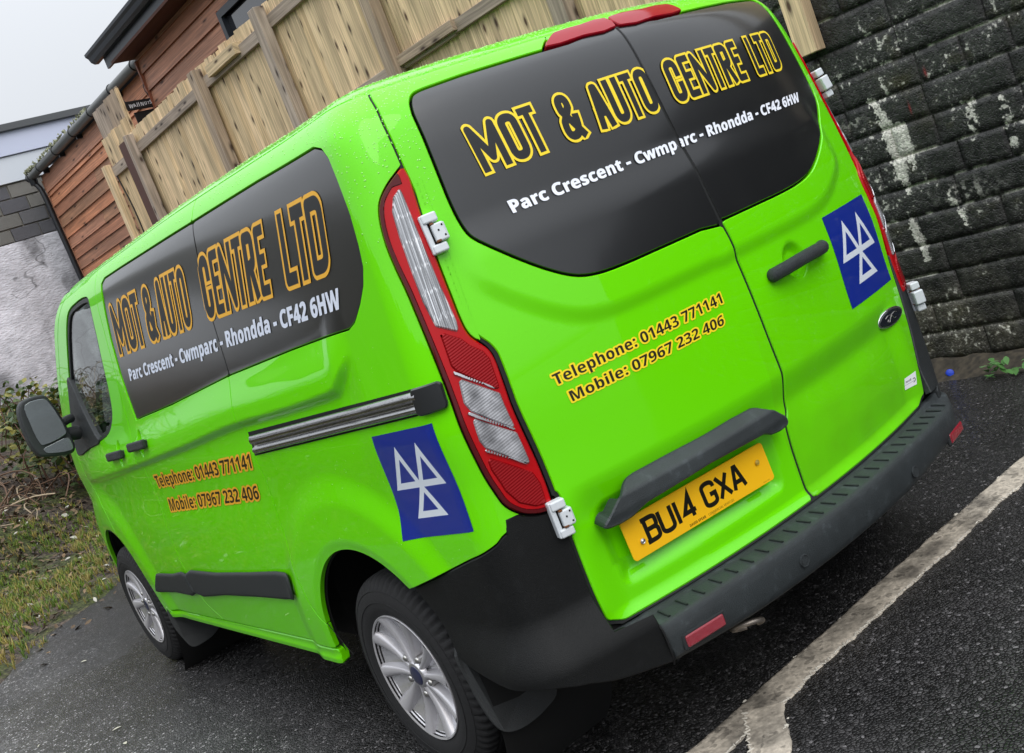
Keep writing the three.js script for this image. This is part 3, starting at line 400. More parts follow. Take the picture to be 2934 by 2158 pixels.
{ // ---- hand-painted sign ----
  const T = ctex(512, 128, (g, w, h) => { g.fillStyle = '#0d0d10'; g.fillRect(0, 0, w, h); g.strokeStyle = '#dfe3e8'; g.lineWidth = 9; g.lineCap = 'round'; g.font = 'bold 84px sans-serif'; g.fillStyle = '#dfe3e8'; let x = 22; for (const [ch, y, r, s] of [['W', 100, 0.12, 1], ['A', 96, -0.1, 0.9], ['l', 98, 0.05, 1.05], ['l', 96, -0.04, 1.05], ['N', 94, 0.06, 1], ['U', 88, -0.02, 0.9], ['T', 84, 0.08, 0.72], ['S', 84, -0.05, 0.95]]) { g.save(); g.translate(x, y); g.rotate(r); g.scale(s * 0.8, s); g.fillText(ch, 0, 0); g.restore(); x += g.measureText(ch).width * 0.8 * s + 6; } });
  const h = thing('painted_sign', 'small black hand painted sign reading WALLNUTS hanging above the fence', 'sign', wp(5.56, -11.98, 4.335), LINE);
  mesh('board', box(0.46, 0.105, 0.025).rotateZ(-0.05), std(lin(0.006, 0.006, 0.007), 0.6), h);
  mesh('lettering', new THREE.PlaneGeometry(0.43, 0.092).translate(0, 0, 0.0145).rotateZ(-0.05), std(0xffffff, 0.6, { map: T }), h);
  mesh('backing_board', box(0.42, 0.34, 0.02, 0.06, -0.24, -0.03), std(lin(0.008, 0.008, 0.009), 0.8), h);
  mesh('wire', [tube([[-0.2, 0.05, 0], [-0.24, 0.14, -0.02], [-0.20, 0.24, -0.05]], 0.006, 8, 4), tube([[0.1, 0.05, 0], [0.06, 0.16, 0.02], [0.12, 0.28, -0.03]], 0.006, 8, 4)], std(lin(0.05, 0.05, 0.055), 0.6), h);
}
{ // ---- rendered building at the end of the lane ----
  const h = thing('rendered_building', 'pale building with grey rendered base, a band of bare blocks and white panels', 'building', wp(7, -18), LINE), X0 = -4.5, X1 = 6, Wd = X1 - X0, xc = (X0 + X1) / 2;
  const T = dtex(1024, 512, (u, v, o) => { const n = fbm(u * 90, v * 45, 90, 45, 4, 301), m = fbm(u * 14, v * 7, 14, 7, 5, 307), d = fbm(u * 30, v * 5, 30, 5, 4, 311), cr = Math.abs(fbm(u * 9, v * 6, 9, 6, 4, 317) - 0.5); let k = 0.86 + 0.20 * (n - 0.5) + 0.26 * (m - 0.5) - 0.30 * sstep(0.5, 0.75, d); k -= 0.22 * sstep(0.008, 0.002, cr); o[0] = k * 0.985; o[1] = k * 0.985; o[2] = k * 1.02; });
  const B = dtex(512, 512, (u, v, o) => { o[0] = o[1] = o[2] = fbm(u * 80, v * 80, 80, 80, 4, 321); }, false); B.repeat.set(3, 3);
  mesh('rendered_wall', box(Wd, 4.08, 0.3, xc, 2.04, -0.15), new THREE.MeshStandardMaterial({ map: T, bumpMap: B, bumpScale: 0.010, roughness: 0.9 }), h);
  mesh('mortar', box(Wd, 0.92, 0.26, xc, 4.54, -0.165), std(lin(0.30, 0.28, 0.24), 0.95), h);
  const bl = [lin(0.17, 0.17, 0.18), lin(0.22, 0.215, 0.20), lin(0.14, 0.14, 0.155), lin(0.25, 0.24, 0.22)].map((c) => std(c, 0.9, { bumpMap: B, bumpScale: 0.006 }));
  for (let r = 0; r < 4; r++) { const y0 = 4.08 + 0.226 * r; for (let i = 0; i < 11; i++) { const x0 = -3.2 + 0.45 * i + (r % 2) * 0.225; mesh('block', rbox(0.432 + rr(-0.012, 0.008), 0.205 + rr(-0.01, 0.006), 0.06, 0.006, x0, y0 + 0.113, -0.030 + rr(-0.006, 0.004), 1), pick(bl), h); } }
  mesh('panel', rbox(Wd, 0.41, 0.06, 0.006, xc, 5.205, 0.0), std(lin(0.66, 0.70, 0.76), 0.45), h, 'lower white panel'); mesh('panel', rbox(Wd, 0.37, 0.06, 0.006, xc, 5.605, 0.035), std(lin(0.60, 0.64, 0.80), 0.4), h, 'upper white panel');
  mesh('roof_edge', rbox(Wd + 0.2, 0.115, 0.28, 0.01, xc, 5.845, 0.0), std(lin(0.085, 0.09, 0.095), 0.5), h);
  mesh('roof', box(Wd + 0.2, 0.06, 6, xc, 5.88, -3.1), std(lin(0.1, 0.1, 0.1), 0.8), h);
}
// ---- verge and bank ----
const EDGE = [-1.60, -4.35], EN = [-0.745, -0.667];
const bankD = (x, z) => (x - EDGE[0]) * EN[0] + (z - EDGE[1]) * EN[1];
const bankH = (x, z) => { const d = bankD(x, z) + 0.35 * (fbm(x * 0.9, z * 0.9, 1e5, 1e5, 3, 401) - 0.5); if (d <= 0) return -0.03; const n = fbm(x * 2.2 + 9, z * 2.2, 1e5, 1e5, 4, 405) - 0.5; return -0.03 + 0.05 * sstep(0, 0.25, d) + 0.07 * Math.min(d, 1.3) + 0.42 * Math.max(0, Math.min(d, 5.4) - 1.3) * sstep(1.3, 2.2, d) + 0.05 * Math.max(0, d - 5.4) + n * (0.05 + 0.16 * sstep(1.0, 3, d)); };
const P2W = (t, d) => [EDGE[0] + EN[0] * d + 0.667 * t, EDGE[1] + EN[1] * d - 0.745 * t];
{
  const nd = 110, nt = 150, pos = [], uv = [], idx = [];
  for (let i = 0; i <= nd; i++) for (let j = 0; j <= nt; j++) { const d = -0.4 + 15.5 * Math.pow(i / nd, 1.4), t = lerp(-9, 16, j / nt), [x, z] = P2W(t, d); pos.push(x, bankH(x, z), z); uv.push(x, z); if (i < nd && j < nt) { const k = i * (nt + 1) + j; idx.push(k, k + 1, k + nt + 1, k + 1, k + nt + 2, k + nt + 1); } }
  const T = dtex(1024, 1024, (u, v, o) => { const n = fbm(u * 130, v * 130, 130, 130, 4, 411), m = fbm(u * 9, v * 9, 9, 9, 4, 417), q = noise2(u * 260, v * 260, 260, 260, 419); const g = sstep(0.45, 0.62, m); let k = 0.16 + 0.34 * (n - 0.25) + 0.18 * (q - 0.5); o[0] = lerp(k * 1.12, k * 0.95, g); o[1] = lerp(k * 0.98, k * 1.05, g); o[2] = lerp(k * 0.86, k * 0.5, g); }); T.repeat.set(0.35, 0.35);
  tag(mesh('verge', geoFrom(pos, null, uv, idx), new THREE.MeshStandardMaterial({ map: T, bumpMap: T, bumpScale: 0.03, roughness: 0.95, side: THREE.DoubleSide })), 'rough earth verge rising to a bank beside the tarmac', null, null, 'structure');
}
const M4 = new THREE.Matrix4(), Q4 = new THREE.Quaternion(), E4 = new THREE.Euler();
function scatter(name, geo, mat, n, place, label, cat) {
  const im = new THREE.InstancedMesh(geo, mat, n); let k = 0; const c = new THREE.Color();
  for (let i = 0; i < n; i++) { const p = place(i); if (!p) continue; E4.set(p.rx || 0, p.ry || 0, p.rz || 0, 'YXZ'); M4.compose(V3(p.x, p.y, p.z), Q4.setFromEuler(E4), V3(p.s * (p.sx || 1), p.s * (p.sy || 1), p.s)); im.setMatrixAt(k, M4); im.setColorAt(k, c.setRGB(...p.c)); k++; }
  im.count = k; im.name = numbered(name); im.castShadow = im.receiveShadow = true; scene.add(im); tag(im, label, cat, null, 'stuff'); return im;
}
const tuft = (() => { const g = []; for (let i = 0; i < 7; i++) { const a = i / 7 * 6.28 + 0.4 * i, l = 0.6 + 0.4 * ((i * 37) % 7) / 7, b = 0.25 + 0.5 * ((i * 53) % 5) / 5, w = 0.045, pos = []; const pt = (t, s) => [Math.cos(a) * b * t * t * l + -Math.sin(a) * w * s * (1 - t), l * t * (1 - 0.25 * t * b), Math.sin(a) * b * t * t * l + Math.cos(a) * w * s * (1 - t)]; const T = [0, 0.4, 0.75, 1]; for (let k = 0; k < 3; k++) { const A = pt(T[k], -1), B = pt(T[k], 1), C = pt(T[k + 1], -1), D = pt(T[k + 1], 1); pos.push(...A, ...B, ...D, ...A, ...D, ...C); } const q = new THREE.BufferGeometry(); q.setAttribute('position', new THREE.Float32BufferAttribute(pos, 3)); q.computeVertexNormals(); g.push(q); } return merge(g); })();
const leafy = (r, rough = 0.8) => new THREE.MeshPhysicalMaterial({ color: 0xffffff, roughness: rough, transmission: r, thickness: 0, side: THREE.DoubleSide });
scatter('grass', tuft, leafy(0.25), 22000, () => { const d = rr(0.12, 3.6), t = rr(-5.5, 5), [x, z] = P2W(t, d), m = fbm(x * 1.3, z * 1.3, 1e5, 1e5, 3, 431); if (m < 0.36 + 0.06 * Math.abs(d - 1.4) || (d < 0.5 && rnd() < 0.5) || (d > 2.2 && rnd() < 0.55)) return null; const q = rnd(), dry = rnd() < 0.42; return { x, y: bankH(x, z) - 0.005, z, s: rr(0.05, 0.13), ry: rr(0, 6), c: dry ? [0.30 + 0.14 * q, 0.25 + 0.1 * q, 0.08] : [0.10 + 0.09 * q, 0.18 + 0.13 * q, 0.02] }; }, 'short damp grass growing on the verge by the front wheel', 'grass');
const leafGeo = (() => { const s = new THREE.Shape(); s.moveTo(0, -0.5); s.quadraticCurveTo(0.42, -0.2, 0.30, 0.15); s.quadraticCurveTo(0.18, 0.4, 0, 0.55); s.quadraticCurveTo(-0.18, 0.4, -0.30, 0.15); s.quadraticCurveTo(-0.42, -0.2, 0, -0.5); const g = new THREE.ShapeGeometry(s, 4).rotateX(-Math.PI / 2), p = g.attributes.position; for (let i = 0; i < p.count; i++) p.setY(i, 0.22 * Math.abs(p.getX(i)) - 0.15 * p.getZ(i) ** 2); g.computeVertexNormals(); return g; })();
scatter('leaf_litter', leafGeo, leafy(0.1), 26000, () => { const d = -0.25 + Math.pow(rnd(), 0.7) * 6.9, t = rr(-6, 6), [x, z] = P2W(t, d), q = rnd(), w = rnd() < 0.07; if (d < 0.3 && rnd() < 0.75) return null; return { x, y: Math.max(0.004, bankH(x, z) + rr(0.0, 0.04)), z, s: rr(0.03, 0.085), sx: rr(0.5, 1), rx: rr(-0.7, 0.7), rz: rr(-0.7, 0.7), ry: rr(0, 6.28), c: w ? [0.5, 0.48, 0.42] : [0.05 + 0.26 * q * q, 0.035 + 0.17 * q * q, 0.022 + 0.09 * q * q] }; }, 'fallen brown leaves and debris scattered over the bank', 'leaves');
{ // tangled dead stems
  const g = []; for (let i = 0; i < 1000; i++) { const d = rr(2.1, 6.8), t = rr(-6, 5.5), [x, z] = P2W(t, d), y = bankH(x, z), a = rr(0, 6.28), L = rr(0.3, 1.5), hgt = rr(0.05, 0.40) * (d > 3 ? 1.2 : 0.7), k = 5, pts = []; for (let j = 0; j <= k; j++) { const u = j / k, px = x + Math.cos(a + u * 0.8) * L * u, pz = z + Math.sin(a + u * 0.8) * L * u; pts.push([px, Math.max(bankH(px, pz) + 0.01, y + hgt * Math.sin(u * 3.0) + rr(-0.02, 0.02)), pz]); } g.push(tube(pts, rr(0.003, 0.010), 8, 4)); }
  const pale = g.filter((_, i) => i % 3 === 0), brown = g.filter((_, i) => i % 3 !== 0);
  tag(mesh('dead_stems', pale, std(lin(0.44, 0.35, 0.24), 0.85)), 'tangle of pale dead stems on the bank left of the van', 'stems', null, 'stuff'); tag(mesh('dead_stems', brown, std(lin(0.13, 0.075, 0.045), 0.85)), 'tangle of dark brown dead stems on the bank left of the van', 'stems', null, 'stuff');
}
{ // bramble bush by the mirror
  const b = thing('bramble_bush', 'straggling bramble bush with yellowing leaves below the grey rendered wall', 'bush', [0.75, bankH(0.75, -10.0), -10.0]), st = [], lf = [[], [], []];
  const o = b.position; for (let i = 0; i < 70; i++) { const a = rr(0, 6.28), r0 = rr(0, 0.85), x0 = Math.cos(a) * r0, z0 = Math.sin(a) * r0 * 0.7, y0 = bankH(o.x + x0, o.z + z0) - o.y, L = rr(0.3, 0.8), h = rr(0.45, 1.35), pts = [], b2 = rr(0, 6.28); for (let j = 0; j <= 6; j++) { const u = j / 6; pts.push([x0 + Math.cos(b2) * L * u, y0 + h * Math.sin(u * 2.3), z0 + Math.sin(b2) * L * u]); } st.push(tube(pts, 0.006, 10, 4)); for (let k = 0; k < 46; k++) { const j = rr(1, 6), p = pts[Math.floor(j)]; const g = leafGeo.clone().scale(0.085, 0.085, 0.085).scale(rr(0.7, 1.3), 1, rr(0.7, 1.2)).rotateX(rr(-0.9, 0.9)).rotateZ(rr(-0.9, 0.9)).rotateY(rr(0, 6)).translate(p[0] + rr(-0.12, 0.12), p[1] + rr(-0.07, 0.09), p[2] + rr(-0.12, 0.12)); lf[Math.floor(rnd() * 3)].push(g); } }
  mesh('stem', st, std(lin(0.12, 0.06, 0.04), 0.8), b).userData.kind = 'stuff';
  const cols = [[0.09, 0.14, 0.025], [0.28, 0.26, 0.04], [0.045, 0.09, 0.02]]; lf.forEach((l, i) => { const m = leafy(0.3, 0.6); m.color = lin(...cols[i]); mesh('foliage', l, m, b).userData.kind = 'stuff'; });
}
{ // small things on the ground
  const cp = thing('bottle_cap', 'small bright blue plastic bottle cap lying by the wall foot', 'bottle cap', [2.473, 0.020, -0.211], 0.7); cp.rotation.z = 1.3;
  const c = new THREE.LatheGeometry([[0, 0.016], [0.014, 0.0155], [0.0165, 0.013], [0.0172, -0.012], [0.0176, -0.017], [0.0155, -0.017], [0.0145, 0.011], [0, 0.012]].map(([r, y]) => new THREE.Vector2(r, y)), 40), p = c.attributes.position; for (let i = 0; i < p.count; i++) { const r = Math.hypot(p.getX(i), p.getZ(i)); if (r > 0.0166 && p.getY(i) < 0.011) { const k = 1 + 0.02 * (Math.floor(Math.atan2(p.getZ(i), p.getX(i)) / (2 * Math.PI) * 40) % 2); p.setX(i, p.getX(i) * k); p.setZ(i, p.getZ(i) * k); } }
  mesh('cap_shell', c.scale(1.15, 1.2, 1.15), std(lin(0.012, 0.055, 0.55), 0.35), cp);
  const w = thing('weed', 'small green weed rooted at the foot of the block wall', 'weed', [2.385, 0.01, 0.116]); const lm = leafy(0.3, 0.6); lm.color = lin(0.09, 0.26, 0.05);
  for (let i = 0; i < 26; i++) { const a = rr(0, 6.28), r = rr(0.01, 0.085); mesh('leaf', leafGeo.clone().scale(0.042, 0.042, 0.05).rotateX(rr(-0.7, 0.3)).rotateY(a).translate(Math.cos(a) * r * 0.8, rr(0.01, 0.075), Math.sin(a) * r * 1.6), lm, w); }
  const spots = [[360, 2133, 'pale curled leaf lying on the tarmac at the bottom edge of the photo'], [336, 2091, 'small pale leaf lying on the tarmac just above the curled one'], [113, 2140, 'narrow pale leaf lying on the tarmac at bottom left'], [240, 1898, 'small whitish leaf lying on the tarmac near the verge']];
  const at = (px, py) => { const f = 3055, d = V3((px - 1467) / f, -(py - 1079) / f, -1).applyEuler(camera.rotation), k = -camera.position.y / d.y; return camera.position.clone().addScaledVector(d, k); };
  spots.forEach(([x, y, l], i) => { const q = at(x, y), t = tag(mesh('fallen_leaf', leafGeo.clone().scale(0.028, 0.028, 0.034 + 0.01 * (i % 2)).scale(i === 2 ? 0.4 : 1, 1, 1).rotateY(i * 1.3), std(lin(0.55, 0.52, 0.42), 0.7, { side: THREE.DoubleSide })), l, 'leaf'); t.position.set(q.x, 0.007, q.z); });
}
{ // unseen hillside, mirrored in paint and glass, its height shaped to shade the van side
  const n = 150, m = 26, pos = [], idx = [], uv = [];
  for (let i = 0; i <= n; i++) { const a = lerp(0.24, 0.97, i / n) * Math.PI; for (let k = 0; k <= m; k++) { const u = k / m, R = 6.5 + u * 26, x = -3 - Math.sin(a) * R * 0.95, z = 3 - Math.cos(a) * -R * 1.1; pos.push(x, -0.05 + 2.6 * sstep(0, 0.10, u) + 5.0 * u + 3.2 * (fbm(i * 0.13, k * 0.5, 1e5, 1e5, 4, 501) - 0.5) * sstep(0, 0.2, u), z); uv.push(i, k); if (i < n && k < m) { const j = i * (m + 1) + k; idx.push(j, j + 1, j + m + 1, j + 1, j + m + 2, j + m + 1); } } }
  const T = dtex(256, 256, (u, v, o) => { const k = 0.06 + 0.30 * fbm(u * 40, v * 40, 40, 40, 4, 511); o[0] = k * 1.05; o[1] = k; o[2] = k * 0.7; }); T.repeat.set(0.1, 0.1);
  tag(mesh('hillside', geoFrom(pos, null, uv, idx), std(0xffffff, 0.95, { map: T, side: THREE.DoubleSide })), 'unseen dark scrubby hillside across the lane, shaped to shade the van side', null, null, 'structure');
}
// ================= the van =================
const van = thing('delivery_van', 'lime green panel van with black lettered windows parked at a tilt in the frame', 'van');
van.userData.label = 'lime green panel van with black lettered windows and yellow number plate';
const rainTex = dtex(1024, 1024, (u, v, o) => { // fine orange peel and scattered rain drops, as relief
  let h = 0.5 + 0.02 * (fbm(u * 60, v * 60, 60, 60, 2, 3) - 0.5);
  for (const [f, s, lim] of [[40, 11, 0.80], [85, 17, 0.72], [160, 23, 0.80]]) { const x = u * f, y = v * f, xi = Math.floor(x), yi = Math.floor(y); const k = ni(xi, yi, f, f, s); if (k > lim) { const cx = xi + 0.3 + 0.4 * ni(xi, yi, f, f, s + 1), cy = yi + 0.3 + 0.4 * ni(xi, yi, f, f, s + 2), r = (0.12 + 0.12 * ni(xi, yi, f, f, s + 3)), d = Math.hypot(x - cx, y - cy) / r; if (d < 1) h += 0.45 * Math.sqrt(1 - d * d) * (20 / f); } }
  o[0] = o[1] = o[2] = h;
}, false);
rainTex.repeat.set(1.6, 1.6);
const dirtTex = dtex(1024, 512, (u, v, o) => { // (a, v) over 5.4 m x 2.3 m; road film on the lower front side, otherwise plain paint
  const a = u * 5.4, y = v * 2.3, n = fbm(u * 70, v * 34, 70, 34, 4, 31), m = fbm(u * 22, v * 9, 22, 9, 3, 37);
  const film = sstep(1.15, 0.5, y) * sstep(2.1, 4.2, a) * (0.35 + 0.65 * m) * 0.34 + sstep(0.8, 0.3, y) * sstep(1.0, 1.6, a) * 0.10 * m;
  const k = clamp(film * (0.55 + 0.9 * n));
  o[0] = lerp(0.435, 0.375, k); o[1] = lerp(0.888, 0.62, k); o[2] = lerp(0.0, 0.13, k);
});
dirtTex.repeat.set(1 / 5.4, 1 / 2.3);
const dirtRough = dtex(512, 256, (u, v, o) => { const a = u * 5.4, y = v * 2.3, n = fbm(u * 40, v * 20, 40, 20, 4, 41); const f = sstep(1.1, 0.4, y) * sstep(2.1, 4.0, a); o[0] = o[1] = o[2] = 0.35 + 0.35 * f * n; }, false); dirtRough.repeat.copy(dirtTex.repeat);
const paint = phys(0xffffff, 0.5, { map: dirtTex, roughness: 1, roughnessMap: dirtRough, specularIntensity: 0.15, clearcoat: 0.8, clearcoatRoughness: 0.02, bumpMap: rainTex, bumpScale: 0.0008 });
const SEALMAT = std(lin(0.006, 0.007, 0.007), 0.7);
const paintPlain = phys(lin(0.122, 0.742, 0.002), 0.45, { clearcoat: 1, clearcoatRoughness: 0.03 });
const blackVinyl = phys(lin(0.0045, 0.005, 0.0058), 0.33, { clearcoat: 0.9, clearcoatRoughness: 0.13 });
const plastTex = dtex(512, 512, (u, v, o) => { const n = fbm(u * 128, v * 128, 128, 128, 2, 5); o[0] = o[1] = o[2] = n; }, false); plastTex.repeat.set(8, 8);
const scuffFor = () => { const t = dtex(512, 512, (u, v, o) => { const n = fbm(u * 40, v * 40, 40, 40, 4, 731), m = fbm(u * 6, v * 6, 6, 6, 4, 735), k = 0.76 + 0.22 * (m - 0.5) + 0.12 * (n - 0.5) + 0.14 * sstep(0.64, 0.74, n) * sstep(0.45, 0.6, m); o[0] = k; o[1] = k * 1.005; o[2] = k; }); t.repeat.set(1.3, 1.3); return t; };
const plastic = std(lin(0.021, 0.025, 0.027), 0.55, { bumpMap: plastTex, bumpScale: 0.0012 });
const plasticGrey = std(lin(0.060, 0.072, 0.078), 0.50, { map: scuffFor(), bumpMap: plastTex, bumpScale: 0.0014 });
const scuffT = dtex(1024, 512, (u, v, o) => { const n = fbm(u * 30, v * 30, 30, 30, 4, 721), m = fbm(u * 4, v * 8, 4, 8, 4, 725), s = noise2(u * 14, v * 260, 14, 260, 727), k = 0.74 + 0.20 * (m - 0.5) + 0.10 * (n - 0.5) + 0.16 * sstep(0.80, 0.92, s) * sstep(0.5, 0.7, m) + 0.12 * sstep(0.66, 0.74, n); o[0] = k; o[1] = k * 1.0; o[2] = k * 0.985; });
const bumperSide = phys(lin(0.0075, 0.0085, 0.009), 0.58, { map: scuffT, specularIntensity: 0.55, bumpMap: plastTex, bumpScale: 0.0008 });
const dark = std(lin(0.004, 0.004, 0.004), 0.9), rubber = std(lin(0.012, 0.012, 0.013), 0.75, { bumpMap: plastTex, bumpScale: 0.0008 });
const chrome = std(lin(0.78, 0.78, 0.80), 0.16, { metalness: 1 }), alloy = std(lin(0.62, 0.61, 0.63), 0.30, { metalness: 0.85 }), steel = std(lin(0.50, 0.49, 0.47), 0.35, { metalness: 1 });
const whitePaint = std(lin(0.66, 0.70, 0.73), 0.4), rust = std(lin(0.16, 0.06, 0.02), 0.9);
const lensRed = phys(lin(0.46, 0.002, 0.005), 0.06, { ior: 1.38 }), lensDark = phys(lin(0.085, 0.002, 0.004), 0.06, { ior: 1.4 });
const ribTex = dtex(256, 256, (u, v, o) => { const s = Math.abs(((v * 16 + u * 4) % 1) - 0.5) * 2; o[0] = o[1] = o[2] = s; }, false), ribTex2 = dtex(256, 256, (u, v, o) => { const s = Math.abs(((u * 16) % 1) - 0.5) * 2; o[0] = o[1] = o[2] = s * 0.8 + 0.2 * noise2(u * 60, v * 6, 60, 6, 3); }, false);
ribTex.repeat.set(9, 9); ribTex2.repeat.set(12, 3);
const topMap = dtex(512, 256, (u, v, o) => { const l = noise2(u * 70, v * 3, 70, 3, 701), m = noise2(u * 24, v * 5, 24, 5, 705), c = sstep(0.10, 0.0, Math.abs(((v * 6 + 0.3 * m) % 1) - 0.5)); const k = 0.50 + 0.50 * l * l + 0.25 * (m - 0.5) + 0.25 * c * (l > 0.5 ? 1 : 0); o[0] = k; o[1] = k * 1.01; o[2] = k * 1.03; }); topMap.repeat.set(8, 2.6);
const lowMap = dtex(256, 512, (u, v, o) => { const r = Math.abs(((v * 60) % 1) - 0.5) * 2, m = fbm(u * 5, v * 5, 5, 5, 3, 711); const k = 0.50 + 0.22 * r + 0.50 * (m - 0.45); o[0] = o[1] = k; o[2] = k * 1.02; }); lowMap.repeat.set(6, 6);
const lensClear = phys(0xffffff, 0.24, { map: lowMap, metalness: 0.35, clearcoat: 1, clearcoatRoughness: 0.02, bumpMap: ribTex, bumpScale: 0.0005 });
const lensTop = phys(0xffffff, 0.20, { map: topMap, metalness: 0.45, clearcoat: 1, clearcoatRoughness: 0.02, bumpMap: ribTex2, bumpScale: 0.0014 });
const lensRedRib = phys(lin(0.30, 0.003, 0.006), 0.16, { metalness: 0.25, ior: 1.4, bumpMap: ribTex, bumpScale: 0.0005 });

const sideTop = 1.985;
const mirrorF = (f) => (a, v) => f(-a, v);
const aFront = aZ(-3.955);
const noseF = sdPoly([[aZ(-2.25), 2.3], [aZ(-2.25), 2.06], [aZ(-2.42), 1.965], [aZ(-2.62), 1.83], [aZ(-2.95), 1.56], [aZ(-3.26), 1.29], [aZ(-3.55), 1.17], [aZ(-3.78), 1.06], [aZ(-3.90), 0.94], [aZ(-3.945), 0.80], [aFront, 0.5], [aZ(-3.93), 0.30], [aZ(-3.85), 0.22], [-0.4, 0.1], [-0.4, 2.4], [0.5, 2.4]]);
// dark inner shell behind the joints
const wheelHoles = (a, v) => Math.min(archF(0, 0.45)(a, v), archF(-WHEELBASE, 0.45)(a, v));
const DW = [[3.555, 1.872], [3.560, 1.778], [3.612, 1.590], [3.652, 1.453], [3.700, 1.372], [3.80, 1.310], [3.93, 1.276], [4.35, 1.240], [4.62, 1.215], [4.66, 1.24], [4.60, 1.33], [4.42, 1.50], [4.22, 1.68], [4.05, 1.82], [3.95, 1.878], [3.80, 1.895], [3.62, 1.893]];
const dwF = sdPoly(polyRound(DW, 3));
{
  const f = (a, v) => Math.max(noseF(Math.abs(a), v), -wheelHoles(Math.abs(a), v), -(dwF(Math.abs(a), v) - 0.005), (Math.abs(a) < 1.55 ? 0.50 : 0.36) - v);
  mesh('inner_shell', panel(f, [-aFront, aFront, 0.3, 2.1], { step: 0.025, off: () => -0.026, gap: 0, bevel: 0, lip: 0 }), dark, van);
}
// --- left side ---
const bumperLine = spline([0.90, 0.932, 0.95, 1.073, 1.354, 1.511, 1.6], [0.832, 0.820, 0.808, 0.772, 0.694, 0.654, 0.63]);   // top edge of the black corner
const bumperCornerF = (a, v) => Math.max(v - (a > 0.915 ? bumperLine(a) : 3), a < 0.93 ? Math.min(lampF(a, v), 9) * -1 : -1, -archF(0, 0.452)(a, v), a - 1.62);
const greenLeft = (a, v) => Math.max(noseF(a, v), v - sideTop, -wheelHoles(a, v), 0.365 - v + 0.025 * sstep(2, 4, a) * -1);
const quarterF = (a, v) => Math.max(greenLeft(a, v), a - seamSlide(v), -(swF(a, v)), -lampF(a, v), (a < 1.62 ? -(v - bumperLine(Math.max(a, 0.9))) : -1), (v > 1.70 ? dEdge(v) : 0.8) - a);
const dEdge = spline([...DOORL.map((p) => p[1]).reverse().slice(2, -2), 1.735, 1.80, 1.88, 1.972, 2.05], [...DOORL.map((p) => p[0]).reverse().slice(2, -2), 0.842, 0.846, 0.854, 0.874, 0.900]);
const LB = [0.72, 2.40, 0.30, 2.02];
mesh('side_panel', panel(quarterF, LB, { step: 0.0085, gap: 0.002, bevel: 0.0012 }), paint, van);
const slideF = (a, v) => Math.max(greenLeft(a, v), seamSlide(v) - a, a - seamFront(v), 0.40 - 0.012 * (a - 2.1) - v, -swF(a, v));
const sliding = mesh('sliding_door', panel(slideF, [1.98, 3.60, 0.34, 2.02], { step: 0.0095, gap: 0.002, bevel: 0.0012 }), paint, van);
const frontDoorLine = spline([0.36, 0.42, 0.55, 0.70, 0.85, 1.0, 1.2, 1.32], [4.05, 4.17, 4.32, 4.42, 4.50, 4.62, 4.72, 4.74]);
const frontDoorF = (a, v) => Math.max(greenLeft(a, v), seamFront(v) - a, v < 1.33 ? a - frontDoorLine(v) : noseF(a, v) + 0.055, 0.385 - 0.012 * (a - 3.3) - v, -dwF(a, v));
const fdoor = mesh('front_door', panel(frontDoorF, [3.2, 4.95, 0.33, 2.02], { step: 0.0105, gap: 0.002, bevel: 0.0012 }), paint, van);
const fenderF = (a, v) => Math.max(greenLeft(a, v), v < 1.33 ? frontDoorLine(v) - a : -(noseF(a, v) + 0.055), 3.35 - a);
mesh('front_wing', panel(fenderF, [3.3, aFront + 0.02, 0.2, 2.02], { step: 0.0115, gap: 0.002, bevel: 0.0012 }), paint, van);
mesh('sill', panel((a, v) => Math.max(rectF(2.0, 4.10, 0.25, 0.5)(a, v), v - (0.395 - 0.012 * (a - 2.1)), 0.335 - v, -wheelHoles(a, v)), [1.95, 4.2, 0.3, 0.43], { step: 0.01, off: (a, v) => 0.006 * sstep(0.372, 0.355, v) - 0.003, gap: 0.001, lip: 0.03 }), paint, van);
// --- windows: black vinyl on glass ---
const winRear = mesh('side_window', panel((a, v) => Math.max(swF(a, v), a - seamSlide(v)), [1.0, 2.25, 1.3, 1.95], { step: 0.012, off: () => -0.004, gap: 0.0025, bevel: 0.002 }), blackVinyl, van);
const winFront = mesh('side_window', panel((a, v) => Math.max(swF(a, v), seamSlide(v) - a), [2.1, 3.45, 1.3, 1.95], { step: 0.012, off: () => -0.004, gap: 0.0025, bevel: 0.002 }), blackVinyl, sliding);
// --- roof ---
const roofMesh = (() => {
  const aL = aZ(-2.27), f = (a, v) => Math.max(Math.abs(a) < 0.92 ? -1 : sideTop - v, noseF(Math.abs(a), v), Math.abs(a) < 0.92 ? DOOR_TOP - 0.018 - v : -1);
  const skirt = panel(f, [-aL, aL, 1.95, 2.25], { step: 0.012, off: (a, v) => (Math.abs(a) < 0.92 ? -0.005 * sstep(2.004, 1.994, v) : 0), gap: 0.0, bevel: 0.004, lip: 0.012 });
  const pos = [], uv = [], idx = [], N = 160, K = 14;
  for (let i = 0; i <= N; i++) { const a = aL * i / N, L = baseS(a, 2.249), R = baseS(-a, 2.249); for (let k = 0; k <= K; k++) { const t = k / K, q = 1 - (2 * t - 1) ** 2; pos.push(lerp(L[0], R[0], t), L[1] + 0.022 * q * Math.min(1, i / 30), lerp(L[2], R[2], t)); uv.push(a, 2.2); if (i < N && k < K) { const j = i * (K + 1) + k; idx.push(j, j + K + 1, j + 1, j + 1, j + K + 1, j + K + 2); } } }
  return mesh('roof', [skirt, geoFrom(pos, null, uv, idx)], paint, van);
})();
